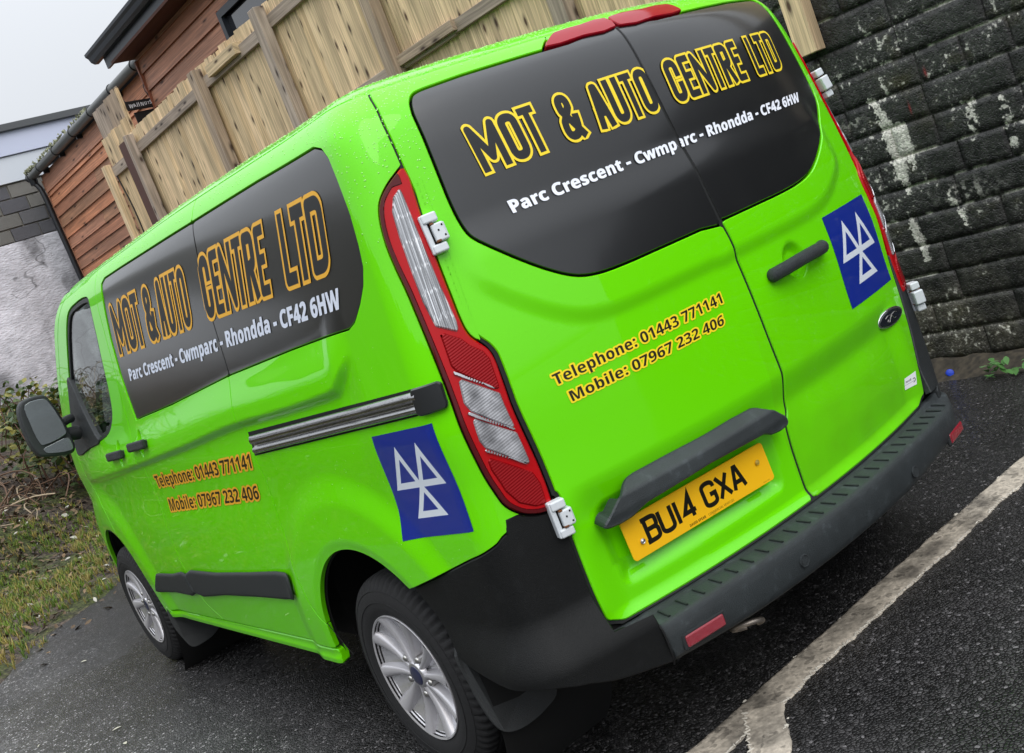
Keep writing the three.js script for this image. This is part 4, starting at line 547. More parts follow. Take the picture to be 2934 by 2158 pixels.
// --- front: windscreen, bonnet, nose between the two side sheets ---
{
  const prof = [[-2.25, 2.055], [-2.42, 1.965], [-2.62, 1.83], [-2.95, 1.56], [-3.26, 1.29], [-3.40, 1.235], [-3.55, 1.17], [-3.78, 1.06], [-3.90, 0.94], [-3.945, 0.80], [-3.955, 0.5], [-3.93, 0.30]];
  const strip = (i0, i1, bz, by) => { const pos = [], uv = [], idx = [], K = 16, M = (i1 - i0) * 4; for (let i = 0; i <= M; i++) { const s = i0 + i / 4, j = Math.min(prof.length - 2, Math.floor(s)), t = s - j, z = lerp(prof[j][0], prof[j + 1][0], t), v = lerp(prof[j][1], prof[j + 1][1], t), L = baseS(aZ(z), v), R = baseS(-aZ(z), v); for (let k = 0; k <= K; k++) { const w = k / K, q = 1 - (2 * w - 1) ** 2; pos.push(lerp(L[0], R[0], w), L[1] + by * q, L[2] - bz * q); uv.push(4.9, v); if (i < M && k < K) { const n = i * (K + 1) + k; idx.push(n, n + K + 1, n + 1, n + 1, n + K + 1, n + K + 2); } } } return geoFrom(pos, null, uv, idx); };
  mesh('windscreen', strip(0, 4, 0.13, 0.02), phys(lin(0.75, 0.8, 0.78), 0.02, { transmission: 1, thickness: 0, side: THREE.DoubleSide }), van);
  mesh('bonnet', strip(4, 8, 0.14, 0.03), paintPlain, van);
  mesh('front_bumper', strip(8, 11, 0.12, 0), plastic, van);
}
// --- front door window, frame and cabin ---
mesh('window_frame', panel((a, v) => Math.max(dwF(a, v), -(dwF(a, v) + 0.026)), [3.4, 4.75, 1.18, 1.93], { step: 0.009, off: () => -0.005, gap: 0.002, bevel: 0.002 }), plastic, fdoor);
mesh('window_glass', panel((a, v) => dwF(a, v) + 0.018, [3.4, 4.75, 1.18, 1.93], { step: 0.02, off: () => -0.012, gap: 0, bevel: 0, lip: 0 }), phys(lin(0.62, 0.68, 0.66), 0.01, { transmission: 1, thickness: 0 }), fdoor);
{ // cab behind the glass: bulkhead, seat, headrest, dash
  const fabric = std(lin(0.02, 0.022, 0.025), 0.9);
  mesh('bulkhead', box(1.6, 1.5, 0.02, 0, 1.1, -1.62), dark, van);
  mesh('cab_floor', box(1.7, 0.03, 2.0, 0, 0.55, -2.6), dark, van);
  mesh('seat', [rbox(0.5, 0.62, 0.14, 0.06, -0.42, 1.14, -1.88), rbox(0.5, 0.14, 0.5, 0.06, -0.42, 0.85, -2.1)], fabric, van);
  mesh('headrest', rbox(0.27, 0.20, 0.10, 0.045, -0.45, 1.56, -1.87, 3), fabric, van);
  mesh('dashboard', rbox(1.6, 0.22, 0.55, 0.08, 0, 1.12, -3.0, 3), fabric, van);
}
// --- rear doors ---
const rearBox = (x0, x1) => [x0, x1, 0.47, 2.01];
const rightEdge = spline([0.48, 0.50, 0.605, 0.73, 1.0, 1.3, 1.6, 1.8, 2.05], [0.735, 0.765, 0.79, 0.825, 0.865, 0.895, 0.922, 0.93, 0.95]);
const hingeCut = (a, v, ca, cv) => rectF(ca - 0.03, ca + 0.03, cv - 0.062, cv + 0.062, 0.015)(a, v);
const doorLF = (a, v) => Math.max(seamX(v) - a, a - dEdge(v), doorBot(a) - v, v - DOOR_TOP, -hingeCut(a, v, 0.845, 1.560), -hingeCut(a, v, 0.79, 0.805));
const doorRF = (a, v) => Math.max(a - seamX(v), -a - rightEdge(v), doorBot(a) - v, v - DOOR_TOP);
const BRL = sdPoly(polyRound([[0.292, 1.936], [0.236, 1.980], [0.214, 1.990], [0.1, 1.993], [-0.016, 1.994], [-0.016, 1.938], [0.13, 1.936]], 2)), BRR = sdPoly(polyRound([[-0.030, 1.994], [-0.030, 1.938], [-0.2, 1.936], [-0.350, 1.936], [-0.352, 1.962], [-0.335, 1.988], [-0.2, 1.993]], 2));
const rdL = mesh('rear_door', panel((a, v) => Math.max(doorLF(a, v), -rwlF(a, v), -BRL(a, v)), rearBox(-0.10, 0.97), { step: 0.0085, gap: 0.0045, bevel: 0.0025 }), paint, van, 'left rear door with the number plate');
const rdR = mesh('rear_door', panel((a, v) => Math.max(doorRF(a, v), -rwrF(a, v), -BRR(a, v)), rearBox(-1.0, 0.03), { step: 0.0085, gap: 0.0045, bevel: 0.0025 }), paint, van, 'right rear door with the black pull handle');
mesh('rear_window', panel((a, v) => Math.max(rwlF(a, v), seamX(v) - a + 0.002), [-0.1, 0.80, 1.29, 1.96], { step: 0.012, off: () => -0.002, gap: 0.0025, bevel: 0.002 }), blackVinyl, rdL);
mesh('rear_window', panel((a, v) => Math.max(rwrF(a, v), a - seamX(v) + 0.002), [-0.95, 0.05, 1.29, 1.96], { step: 0.012, off: () => -0.002, gap: 0.0025, bevel: 0.002 }), blackVinyl, rdR);
const brakeMat = phys(lin(0.34, 0.004, 0.014), 0.08, { ior: 1.4 });
mesh('brake_light', panel(BRL, [-0.06, 0.33, 1.9, 2.02], { step: 0.006, off: (a, v) => 0.006, gap: 0.002, bevel: 0.003 }), brakeMat, rdL);
mesh('brake_light', panel(BRR, [-0.40, 0.0, 1.9, 2.02], { step: 0.006, off: (a, v) => 0.006, gap: 0.002, bevel: 0.003 }), brakeMat, rdR);
// black rubber in the joints
const ribbon = (pts, w, off) => { const c = new THREE.CatmullRomCurve3(pts.map(([a, v]) => V3(a, v, 0)), false, 'centripetal').getPoints(pts.length * 8), pos = [], nor = [], uv = [], idx = []; c.forEach((p, i) => { const q = c[Math.min(c.length - 1, i + 1)], r = c[Math.max(0, i - 1)], l = Math.hypot(q.x - r.x, q.y - r.y) || 1, nx = -(q.y - r.y) / l * w / 2, ny = (q.x - r.x) / l * w / 2; for (const s of [-1, 1]) { pos.push(...skin(p.x + s * nx, p.y + s * ny, off)); nor.push(...skinN(p.x, p.y)); uv.push(i, s); } if (i < c.length - 1) { const k = i * 2; idx.push(k, k + 1, k + 2, k + 1, k + 3, k + 2); } }); return geoFrom(pos, nor, uv, idx); };
mesh('door_seal', panel((a, v) => { const l = doorLF(a, v), r = doorRF(a, v); return Math.max(-(l + 0.009), -(r + 0.009), Math.min(l, r) - 0.007, v - 1.985, 0.48 - v); }, [-0.97, 0.93, 0.47, 2.0], { step: 0.0042, off: () => -0.0045, gap: 0, bevel: 0, lip: 0 }), SEALMAT, van);
const seamPts = (f, v0, v1, n = 24) => Array.from({ length: n + 1 }, (_, i) => { const v = lerp(v0, v1, i / n); return [f(v), v]; });
mesh('door_seal', [ribbon(seamPts(seamSlide, 0.385, 1.385), 0.0075, -0.0042), ribbon(seamPts(seamFront, 0.385, 1.98), 0.0085, -0.0042), ribbon(seamPts(frontDoorLine, 0.42, 1.25), 0.009, -0.004), ribbon([[2.16, 1.984], [2.5, 1.985], [3.0, 1.985], [3.5, 1.985], [3.95, 1.975]], 0.012, -0.003)], SEALMAT, van);
// --- tail lamps ---
function tailLamp(m, label) {
  const M = m ? (f) => (a, v) => f(-a - 0.085, v) : (f) => f, B = (b) => (m ? [-b[1] - 0.085, -b[0] - 0.085, b[2], b[3]] : b);
  const lp = mesh('tail_lamp', panel(M(lampF), B([0.70, 1.0, 0.80, 1.78]), { step: 0.006, off: () => 0.006, gap: 0.003, bevel: 0.004, flat: true }), lensRed, van, label);
  const piece = (name, pts, mat, off, b = 0.003, ins = 0.012) => { const f = sdPoly(ins < 0.01 ? polyRound(pts, 2) : pts); mesh(name, panel(M((a, v) => Math.max(f(a, v), lampF(a, v) + ins)), B([0.74, 0.96, 0.82, 1.74]), { step: 0.005, off: () => off, gap: 0.001, bevel: b, lip: 0.004, flat: true }), mat, lp); };
  mesh('lamp_rim', panel(M((a, v) => Math.max(lampF(a, v) + 0.003, Math.min(-(lampF(a, v) + 0.015), 1.70 - v), lerp(0.80, 0.86, sstep(0.84, 0.95, v)) - a)), B([0.78, 0.97, 0.82, 1.76]), { step: 0.005, off: () => 0.0085, gap: 0, bevel: 0.002, lip: 0.003, flat: true }), lensDark, lp);
  piece('clear_lens', [[0.868, 1.696], [0.896, 1.678], [0.910, 1.645], [0.914, 1.58], [0.914, 1.50], [0.912, 1.42], [0.903, 1.352], [0.87, 1.330], [0.850, 1.318], [0.846, 1.345], [0.856, 1.45], [0.862, 1.56], [0.866, 1.65]], lensTop, 0.0105);
  piece('fog_lens', [[0.899, 1.340], [0.851, 1.306], [0.836, 1.284], [0.808, 1.258], [0.797, 1.233], [0.797, 1.158], [0.810, 1.158], [0.890, 1.234], [0.899, 1.252]], lensRedRib, 0.0105);
  piece('indicator_lens', [[0.892, 1.222], [0.801, 1.147], [0.797, 1.058], [0.806, 1.056], [0.888, 1.134], [0.898, 1.158]], lensClear, 0.0105);
  piece('reverse_lens', [[0.890, 1.122], [0.799, 1.043], [0.799, 0.960], [0.810, 0.960], [0.890, 1.038], [0.896, 1.060]], lensClear, 0.0105);
  piece('trim_bar', [[0.899, 1.243], [0.800, 1.158], [0.800, 1.150], [0.899, 1.230]], chrome, 0.012, 0.001);
  piece('trim_bar', [[0.897, 1.142], [0.799, 1.054], [0.799, 1.045], [0.897, 1.128]], chrome, 0.012, 0.001);
  piece('trim_bar', [[0.896, 1.044], [0.799, 0.956], [0.799, 0.948], [0.896, 1.032]], chrome, 0.012, 0.001);
  piece('brake_lens', [[0.897, 1.022], [0.803, 0.938], [0.794, 0.905], [0.796, 0.850], [0.828, 0.856], [0.866, 0.882], [0.888, 0.922], [0.900, 0.985]], lensRedRib, 0.0105);
}
tailLamp(false, 'left tail lamp with clear upper lens and red rim');
tailLamp(true, 'right tail lamp seen edge-on');
// --- rear bumper: black corners, ribbed step, face ---
const bOut = (a, v) => 0.002 + sstep(0.60, 0.46, v) * (a < 0 ? lerp(0.030, 0.0, sstep(0.72, 0.95, -a)) : lerp(0.070, 0.012, sstep(0.80, 1.45, a)));
const cornerBottom = spline([0.64, 0.697, 0.809, 0.891, 0.94, 0.983, 1.075, 1.167, 1.255, 1.314, 1.36, 1.5], [0.352, 0.364, 0.388, 0.418, 0.440, 0.447, 0.444, 0.450, 0.466, 0.490, 0.56, 0.70]);
const cornerL = (a, v) => Math.max(bumperCornerF(a, v), spl_dlB(v) - a, cornerBottom(a) - v, a < 0.93 ? v - 1.2 : -1);
const spl_dlB = (v) => (v < 0.50 ? 0.66 : Math.max(spl_dl(v), 0.768));
mesh('bumper_corner', panel((a, v) => Math.max(cornerL(a, v), v > 0.86 ? -lampF(a, v) : -1, a < 0.915 ? Math.min(v - 0.86, 9) : -1), [0.63, 1.65, 0.30, 0.9], { step: 0.008, off: bOut, flat: true, gap: 0.002, bevel: 0.003 }), bumperSide, van, 'satin black left corner of the rear bumper');
mesh('bumper_corner', panel((a, v) => { const b = -a; return Math.max(v - (b > 0.9 ? bumperLine(b) + 0.03 : 0.97), -archF(0, 0.452)(b, v), b - 1.62, rightEdge(v) - b + (v < 0.5 ? 0.12 : 0), 0.335 - v); }, [-1.65, -0.60, 0.30, 0.99], { step: 0.012, off: bOut, flat: true, gap: 0.002, bevel: 0.003 }), plastic, van, 'black right corner of the rear bumper');
const bumperRing = (a, d, v) => { const p = baseS(a, v), n = baseN(a, v); return [p[0] + n[0] * d, v, p[2] + n[2] * d]; };
{
  const A0 = -1.04, A1 = 0.80, NA = 140, prof = [[-0.02, 0.478], [0.004, 0.476], [0.012, 0.472], [0.062, 0.466], [0.072, 0.462], [0.077, 0.455], [0.079, 0.447], [0.080, 0.43], [0.078, 0.40], [0.073, 0.37], [0.066, 0.350], [0.050, 0.338], [0.02, 0.335], [-0.02, 0.36]];
  const pos = [], uv = [], idx = [], m = prof.length;
  for (let i = 0; i <= NA; i++) { const a = lerp(A0, A1, i / NA), w = sstep(-0.98, -0.72, a) * (a > 0.664 ? 0.72 : 1); prof.forEach(([d, y], k) => { const rise = 0.018 * sstep(0.3, 0.9, Math.abs(a)) * (k > 9 ? 1 : 0.0); pos.push(...bumperRing(a, d * lerp(0.12, 1, w), (a > 0.664 && k > 5 ? Math.max(y, 0.452) : y) + rise - (a > 0.664 ? 0.004 : 0) - 0.016 * sstep(0.45, 0.95, Math.abs(a)) * (k < 9 ? 1 : 0) + (k < 2 ? 0.016 * sstep(0.45, 0.95, Math.abs(a)) : 0))); uv.push(a, k * 0.02); if (i < NA && k < m - 1) { const j = i * m + k; idx.push(j, j + 1, j + m, j + 1, j + m + 1, j + m); } }); }
  const bumper = mesh('rear_bumper', geoFrom(pos, null, uv, idx), plasticGrey, van, 'dark grey rear bumper with ribbed step');
  for (let i = 0; i < 25; i++) { const a = lerp(-0.76, 0.625, i / 24), drop = 0.016 * sstep(0.45, 0.95, Math.abs(a)); const e = lerp(0.12, 1, sstep(-0.98, -0.72, a)), p = bumperRing(a, 0.014 * e, 0.4735 - drop * 0.6), q = bumperRing(a - 0.003, 0.060 * e, 0.4685 - drop); mesh('step_rib', tube([p, [(p[0] + q[0]) / 2, (p[1] + q[1]) / 2 + 0.0008, (p[2] + q[2]) / 2], q], 0.0032, 3, 5), plasticGrey, bumper); }
  const fr = (a, d, v) => { const n = baseN(a, v), N = V3(n[0], 0, n[2]).normalize(), Y = V3(0, 1, 0), X = Y.clone().cross(N); return new THREE.Matrix4().makeBasis(X, Y, N).setPosition(...bumperRing(a, d, v)); };
  const refl = phys(lin(0.36, 0.012, 0.03), 0.25, { clearcoat: 1, clearcoatRoughness: 0.05, bumpMap: ribTex, bumpScale: 0.0006 });
  for (const [a, v] of [[0.557, 0.391], [-0.735, 0.372]]) { mesh('reflector_frame', rbox(0.142, 0.046, 0.012, 0.012).applyMatrix4(fr(a, 0.077 * (a < 0 ? 0.93 : 1), v)), plastic, bumper); mesh('reflector', rbox(0.126, 0.033, 0.012, 0.008, 0, 0, 0, 3).applyMatrix4(fr(a, 0.081 * (a < 0 ? 0.93 : 1), v)), refl, bumper); }
  for (const [a, v] of [[0.188, 0.397], [-0.386, 0.390]]) { mesh('parking_sensor', [new THREE.CylinderGeometry(0.0125, 0.0125, 0.006, 24).rotateX(Math.PI / 2).applyMatrix4(fr(a, 0.079, v)), new THREE.TorusGeometry(0.0155, 0.0028, 8, 28).applyMatrix4(fr(a, 0.080, v))], plasticGrey, bumper); }
  mesh('parking_sensor', [new THREE.CylinderGeometry(0.010, 0.010, 0.006, 24).rotateX(Math.PI / 2).applyMatrix4(fr(0.712, 0.067, 0.405)), new THREE.TorusGeometry(0.0155, 0.003, 8, 28).applyMatrix4(fr(0.712, 0.068, 0.405))], bumperSide, bumper);
}
mesh('bumper_joint', tube([0.470, 0.455, 0.43, 0.40, 0.37, 0.345].map((v, i) => bumperRing(0.663, [0.050, 0.075, 0.079, 0.077, 0.072, 0.058][i], v)), 0.003, 12, 5), dark, van);
mesh('tow_eye', new THREE.TorusGeometry(0.042, 0.0085, 10, 26, 5.4).rotateX(1.2).rotateZ(-0.35).translate(-0.352, 0.282, 0.875), std(lin(0.42, 0.37, 0.32), 0.45, { metalness: 0.9 }), van);
mesh('underbody', [box(1.62, 0.30, 1.9, 0, 0.50, -1.55), box(1.5, 0.16, 1.2, 0, 0.46, 0.22), box(1.3, 0.3, 0.7, 0, 0.5, -3.2)], dark, van);
// --- number plate and its grip ---
const gripF = sdPoly(polyRound([[0.690, 0.735], [0.672, 0.752], [0.600, 0.806], [0.575, 0.818], [0.545, 0.822], [0.30, 0.820], [0.120, 0.819], [0.098, 0.812], [0.035, 0.758], [0.022, 0.738], [0.030, 0.726], [0.10, 0.728], [0.13, 0.741], [0.55, 0.741], [0.60, 0.727], [0.67, 0.727]], 2));
mesh('plate_light_grip', panel(gripF, [0.0, 0.72, 0.70, 0.85], { step: 0.006, flat: true, off: (a, v) => 0.008 + 0.032 * sstep(0.822, 0.785, v) - 0.006 * sstep(0.76, 0.73, v), gap: 0.0, bevel: 0.004, lip: 0.045 }), plasticGrey, rdL);
const platePrint = ctex(1040, 222, (g, w, h) => {
  g.fillStyle = '#ffc318'; g.fillRect(0, 0, w, h); g.fillStyle = '#14140c'; g.strokeStyle = '#16160e'; g.lineCap = 'butt'; g.lineJoin = 'miter'; g.lineWidth = 25;
  let x = 122; const H = 122, Y = 46;
  for (const ch of 'BU14 GXA') { if (ch === ' ') { x += 46; continue; } const ww = ch === '1' ? 26 : 80; g.stroke(glyph(ch, x + (ch === '1' ? 0 : 4), Y, ww - (ch === '1' ? 0 : 0), H)); x += ww + 27; }
  g.font = 'bold 19px sans-serif'; g.fillText('DAVID SPEAR', 392, 212); g.font = '18px sans-serif'; g.globalAlpha = 0.75; g.fillText('COMMERCIAL VEHICLES', 530, 212); g.font = '9px sans-serif'; g.fillText('2014', 560, 220); g.globalAlpha = 0.6; g.fillText('BS AU 145D', 955, 214); g.globalAlpha = 1;
});
const plateQ = [[0.626, 0.715], [0.110, 0.713], [0.110, 0.608], [0.621, 0.605]];
const plateMat = phys(0xffffff, 0.5, { map: platePrint, specularIntensity: 0.3, clearcoat: 0.4, clearcoatRoughness: 0.05 });
const plate = mesh('number_plate', (() => { // a thin plate with rounded corners standing just off the skin
  const P = plateQ.map(([a, v]) => V3(...skin(a, v, -0.012, true))), X = P[1].clone().sub(P[0]), Y = P[0].clone().sub(P[3]), O = P[3].clone(), w = 0.52, h = 0.111, r = 0.010;
  const s = new THREE.Shape(); s.moveTo(r, 0); s.lineTo(w - r, 0); s.absarc(w - r, r, r, -Math.PI / 2, 0); s.lineTo(w, h - r); s.absarc(w - r, h - r, r, 0, Math.PI / 2); s.lineTo(r, h); s.absarc(r, h - r, r, Math.PI / 2, Math.PI); s.lineTo(0, r); s.absarc(r, r, r, Math.PI, Math.PI * 1.5);
  const g = new THREE.ExtrudeGeometry(s, { depth: 0.003, bevelEnabled: true, bevelThickness: 0.001, bevelSize: 0.001, bevelSegments: 1, curveSegments: 5 }), p = g.attributes.position, u = []; const N = X.clone().cross(Y).normalize();
  for (let i = 0; i < p.count; i++) { const x = p.getX(i) / w, y = p.getY(i) / h, z = p.getZ(i); u.push(x, y); const q = O.clone().addScaledVector(X, x).addScaledVector(Y, y).addScaledVector(N, z); p.setXYZ(i, q.x, q.y, q.z); }
  g.setAttribute('uv', new THREE.Float32BufferAttribute(u, 2)); g.computeVertexNormals(); return g;
})(), plateMat, rdL, 'yellow number plate reading BU14 GXA');
for (const [x, y, c] of [[0.084, 0.36, 1], [0.925, 0.59, 0]]) { const a = lerp(0.624, 0.110, x), v = lerp(0.606, 0.714, y), F = frame(a, v, -0.0065, true); mesh('screw', [new THREE.SphereGeometry(0.005, 14, 8).scale(1, 1, 0.5).applyMatrix4(F), new THREE.TorusGeometry(0.0062, 0.0014, 6, 20).applyMatrix4(F)], c ? chrome : std(lin(0.5, 0.35, 0.05), 0.4), plate); }
// --- hinges ---
function hinge(a, v, side, off, yaw, tall = 0.1) {
  const F = frame(a, v, off, true).multiply(new THREE.Matrix4().makeRotationY(yaw)), s = side, w = new THREE.Group(); w.name = 'hinge'; van.add(w);
  const T = (g) => g.applyMatrix4(F);
  mesh('hinge_bracket', [rbox(0.014, tall, 0.028, 0.004, -s * 0.020, 0, 0.004), rbox(0.040, 0.024, 0.032, 0.005, -s * 0.003, tall / 2 - 0.012, 0.008), rbox(0.038, 0.022, 0.030, 0.005, -s * 0.004, -tall / 2 + 0.011, 0.008)].map(T), whitePaint, w);
  mesh('hinge_leaf', [rbox(0.032, tall * 0.46, 0.036, 0.005, s * 0.008, -0.002, 0.008), rbox(0.016, tall * 0.44, 0.030, 0.004, s * 0.019, -0.002, 0.006)].map(T), whitePaint, w);
  mesh('hinge_pin', new THREE.CylinderGeometry(0.0045, 0.0045, tall * 0.9, 10).translate(-s * 0.008, 0, 0.006).applyMatrix4(F), dark, w);
  mesh('rust_spot', [rbox(0.012, 0.006, 0.0372, 0.002, -s * 0.002, -tall * 0.225, 0.0082), rbox(0.010, 0.005, 0.0372, 0.002, -s * 0.004, tall * 0.21, 0.0082)].map(T), rust, w);
  mesh('rivet', [[0.018, 0.012], [0.018, -0.014], [0.006, 0.002]].map(([x, y]) => T(new THREE.SphereGeometry(0.0026, 8, 6).translate(s * x, y, 0.0262))), dark, w);
}
hinge(0.822, 1.560, 1, 0.004, -0.10); hinge(0.775, 0.806, 1, 0.010, -0.06, 0.095);
hinge(-0.945, 1.570, -1, 0.018, 0.55); hinge(-0.905, 0.800, -1, 0.020, 0.55);
// --- rear door handle, emblem, sticker ---
mesh('door_handle', (() => { const P = [[-0.150, 1.113], [-0.185, 1.116], [-0.29, 1.119], [-0.385, 1.118], [-0.418, 1.117]], d = [0.012, 0.028, 0.034, 0.030, 0.012]; const g = new THREE.TubeGeometry(new THREE.CatmullRomCurve3(P.map(([a, v], i) => V3(...skin(a, v, d[i], true)))), 30, 0.0205, 12); return [g, new THREE.SphereGeometry(0.0205, 12, 10).translate(...skin(-0.150, 1.113, 0.012, true)), new THREE.SphereGeometry(0.0205, 12, 10).translate(...skin(-0.418, 1.117, 0.012, true))]; })(), plasticGrey, rdR);
{
  const F = frame(-0.708, 0.797, 0.002, false), ov = (rx, ry) => { const s = new THREE.Shape(); s.absellipse(0, 0, rx, ry, 0, Math.PI * 2); return s; };
  const ex = (s, d, b) => new THREE.ExtrudeGeometry(s, { depth: d, bevelEnabled: true, bevelThickness: b, bevelSize: b, bevelSegments: 3, curveSegments: 40 });
  const e = mesh('emblem', ex(ov(0.069, 0.0265), 0.004, 0.004).applyMatrix4(F), chrome, rdR, 'dark oval badge with a chrome rim');
  mesh('badge_face', ex(ov(0.062, 0.0215), 0.007, 0.003).applyMatrix4(F), phys(lin(0.006, 0.010, 0.018), 0.2, { clearcoat: 1, clearcoatRoughness: 0.03 }), e);
  mesh('badge_script', [tube([[-0.034, 0.006, 0.0108], [-0.02, 0.012, 0.0108], [0.0, 0.010, 0.0108], [0.022, 0.013, 0.0108], [0.034, 0.009, 0.0108]], 0.0011, 16, 5), tube([[0.004, 0.010, 0.0108], [-0.006, 0.0, 0.0108], [-0.014, -0.011, 0.0108], [-0.024, -0.008, 0.0108], [-0.018, -0.002, 0.0108]], 0.0011, 16, 5), tube([[-0.01, 0.002, 0.0108], [0.008, 0.003, 0.0108], [0.014, -0.006, 0.0108], [0.026, -0.007, 0.0108]], 0.0009, 14, 5)].map((g) => g.applyMatrix4(F)), steel, e);
  const st = ctex(128, 100, (g, w, h) => { g.fillStyle = '#eef0f2'; g.fillRect(0, 0, w, h); g.fillStyle = '#4a4350'; g.font = 'bold 26px sans-serif'; g.fillText('hook', 12, 48); g.font = '11px sans-serif'; g.fillText('commercial vehicles', 8, 66); g.strokeStyle = '#56505c'; g.lineWidth = 7; g.beginPath(); g.arc(100, 58, 15, -2.4, 1.9); g.stroke(); });
  mesh('sticker', patch([[-0.688, 0.590], [-0.752, 0.592], [-0.738, 0.551], [-0.674, 0.556]], 6, 3, 0.0012), std(0xffffff, 0.4, { map: st }), rdR);
}
// --- side: slide rail, handles, rub strips, mirror ---
{
  const P = (a, v, d) => V3(...skin(a, v, d)), rail = [[0.004, 0.030], [0.014, 0.027], [0.018, 0.014], [0.015, 0.004], [0.006, 0.000], [0.004, -0.006], [0.014, -0.012], [0.016, -0.020], [0.010, -0.028], [0.002, -0.030]];
  const vm = (a) => lerp(1.197, 1.147, (a - 1.013) / (2.16 - 1.013)), pos = [], uv = [], idx = [], N = 60, m = rail.length;
  for (let i = 0; i <= N; i++) { const a = lerp(1.0, 2.158, i / N); rail.forEach(([d, y], k) => { pos.push(...skin(a, vm(a) + y * lerp(0.92, 1.05, i / N), d + 0.002)); uv.push(a, k); if (i < N && k < m - 1) { const j = i * m + k; idx.push(j, j + m, j + 1, j + 1, j + m, j + m + 1); } }); }
  const railTex = dtex(512, 64, (u, v, o) => { const n = fbm(u * 90, v * 8, 90, 8, 3, 61); const k = 0.62 + 0.12 * n - (n > 0.68 ? 0.22 : 0); o[0] = o[1] = k; o[2] = k * 1.01; });
  mesh('slide_rail', geoFrom(pos, null, uv, idx), std(0xffffff, 0.22, { map: railTex, metalness: 1, side: THREE.DoubleSide }), van, 'bright metal slide rail along the left flank');
  mesh('rail_channel', patch([[2.190, 1.190], [1.0, 1.232], [1.0, 1.165], [2.190, 1.108]], 30, 4, 0.0015), dark, van);
  mesh('rail_cap', panel(rectF(0.930, 1.014, 1.163, 1.232, 0.012), [0.91, 1.03, 1.15, 1.25], { step: 0.005, off: () => 0.018, gap: 0, bevel: 0.004, lip: 0.02 }), phys(lin(0.012, 0.014, 0.016), 0.35, { clearcoat: 0.5, clearcoatRoughness: 0.2 }), van);
  for (const [a, v, p] of [[3.372, 1.213, sliding], [3.755, 1.186, fdoor]]) {
    const F = frame(a, v, 0.030, true).multiply(new THREE.Matrix4().makeRotationZ(0.03)); mesh('door_handle', [rbox(0.235, 0.040, 0.024, 0.010, 0, 0, 0, 3), rbox(0.04, 0.032, 0.03, 0.008, 0.09, 0, -0.016), rbox(0.04, 0.032, 0.03, 0.008, -0.09, 0, -0.016)].map((g) => g.applyMatrix4(F)), plastic, p);
  }
  const rub = (name, pts, parent) => { const f = sdPoly(polyRound(pts, 3)); mesh(name, panel(f, [2.2, 4.2, 0.44, 0.72], { step: 0.007, flat: false, off: (a, v) => { const e = Math.min(1, Math.max(0, -f(a, v)) / 0.016); return 0.004 + 0.016 * Math.sqrt(e * (2 - e)); }, gap: 0.001, bevel: 0.001, lip: 0.012 }), plastic, parent); };
  rub('rub_strip', [[3.472, 0.514], [3.482, 0.560], [3.502, 0.612], [3.08, 0.640], [2.68, 0.663], [2.318, 0.681], [2.296, 0.672], [2.292, 0.62], [2.310, 0.582], [2.336, 0.574], [2.68, 0.557], [3.08, 0.535]], sliding);
  rub('rub_strip', [[3.485, 0.512], [3.495, 0.56], [3.512, 0.612], [3.70, 0.601], [3.98, 0.585], [4.005, 0.578], [4.060, 0.53], [4.085, 0.495], [4.07, 0.483], [3.80, 0.496]], fdoor);
}
{ // door mirror
  const mz = -2.6, poly = (pts, d, b, z) => { const s = new THREE.Shape(polyRound(pts, 3).map(([x, y]) => new THREE.Vector2(x, y))); return new THREE.ExtrudeGeometry(s, { depth: d, bevelEnabled: true, bevelThickness: b, bevelSize: b, bevelSegments: 4 }).translate(0, 0, z); };
  const mir = mesh('door_mirror', [poly([[-1.140, 1.540], [-1.118, 1.563], [-1.032, 1.559], [-1.020, 1.545], [-1.008, 1.499], [-0.996, 1.422], [-0.992, 1.355], [-0.996, 1.275], [-1.012, 1.262], [-1.110, 1.290], [-1.140, 1.306], [-1.156, 1.36], [-1.157, 1.42], [-1.152, 1.494]], 0.055, 0.012, mz - 0.075), tube([[-1.02, 1.33, mz - 0.05], [-0.985, 1.34, mz - 0.06], [-0.93, 1.33, mz - 0.08]], 0.035, 10, 10), tube([[-1.0, 1.40, mz - 0.05], [-0.96, 1.41, mz - 0.06], [-0.93, 1.41, mz - 0.08]], 0.022, 8, 8)], plastic, fdoor, 'black door mirror with a large and a small glass');
  const mg = phys(lin(0.34, 0.38, 0.38), 0.04, { metalness: 1 }), aim = (g) => g.translate(1.07, -1.4, -mz).rotateX(0.05).rotateY(-0.10).translate(-1.07, 1.4, mz + 0.012);
  mesh('mirror_glass', aim(poly([[-1.121, 1.550], [-1.036, 1.547], [-1.022, 1.532], [-1.000, 1.362], [-1.010, 1.350], [-1.118, 1.341], [-1.128, 1.352], [-1.133, 1.47]], 0.002, 0.001, mz - 0.0075)), mg, mir);
  mesh('wide_angle_glass', aim(poly([[-1.124, 1.320], [-1.08, 1.327], [-1.004, 1.328], [-0.998, 1.300], [-1.002, 1.274], [-1.014, 1.268], [-1.100, 1.290], [-1.120, 1.302]], 0.002, 0.001, mz - 0.0075)), mg, mir);
  const sail = sdPoly(polyRound([[4.05, 1.262], [4.10, 1.30], [4.20, 1.43], [4.27, 1.56], [4.32, 1.60], [4.40, 1.53], [4.64, 1.28], [4.66, 1.22], [4.62, 1.205], [4.3, 1.235]], 3));
  mesh('mirror_mount', panel(sail, [4.0, 4.7, 1.18, 1.65], { step: 0.01, off: () => 0.008, gap: 0, bevel: 0.004 }), plastic, fdoor);
}
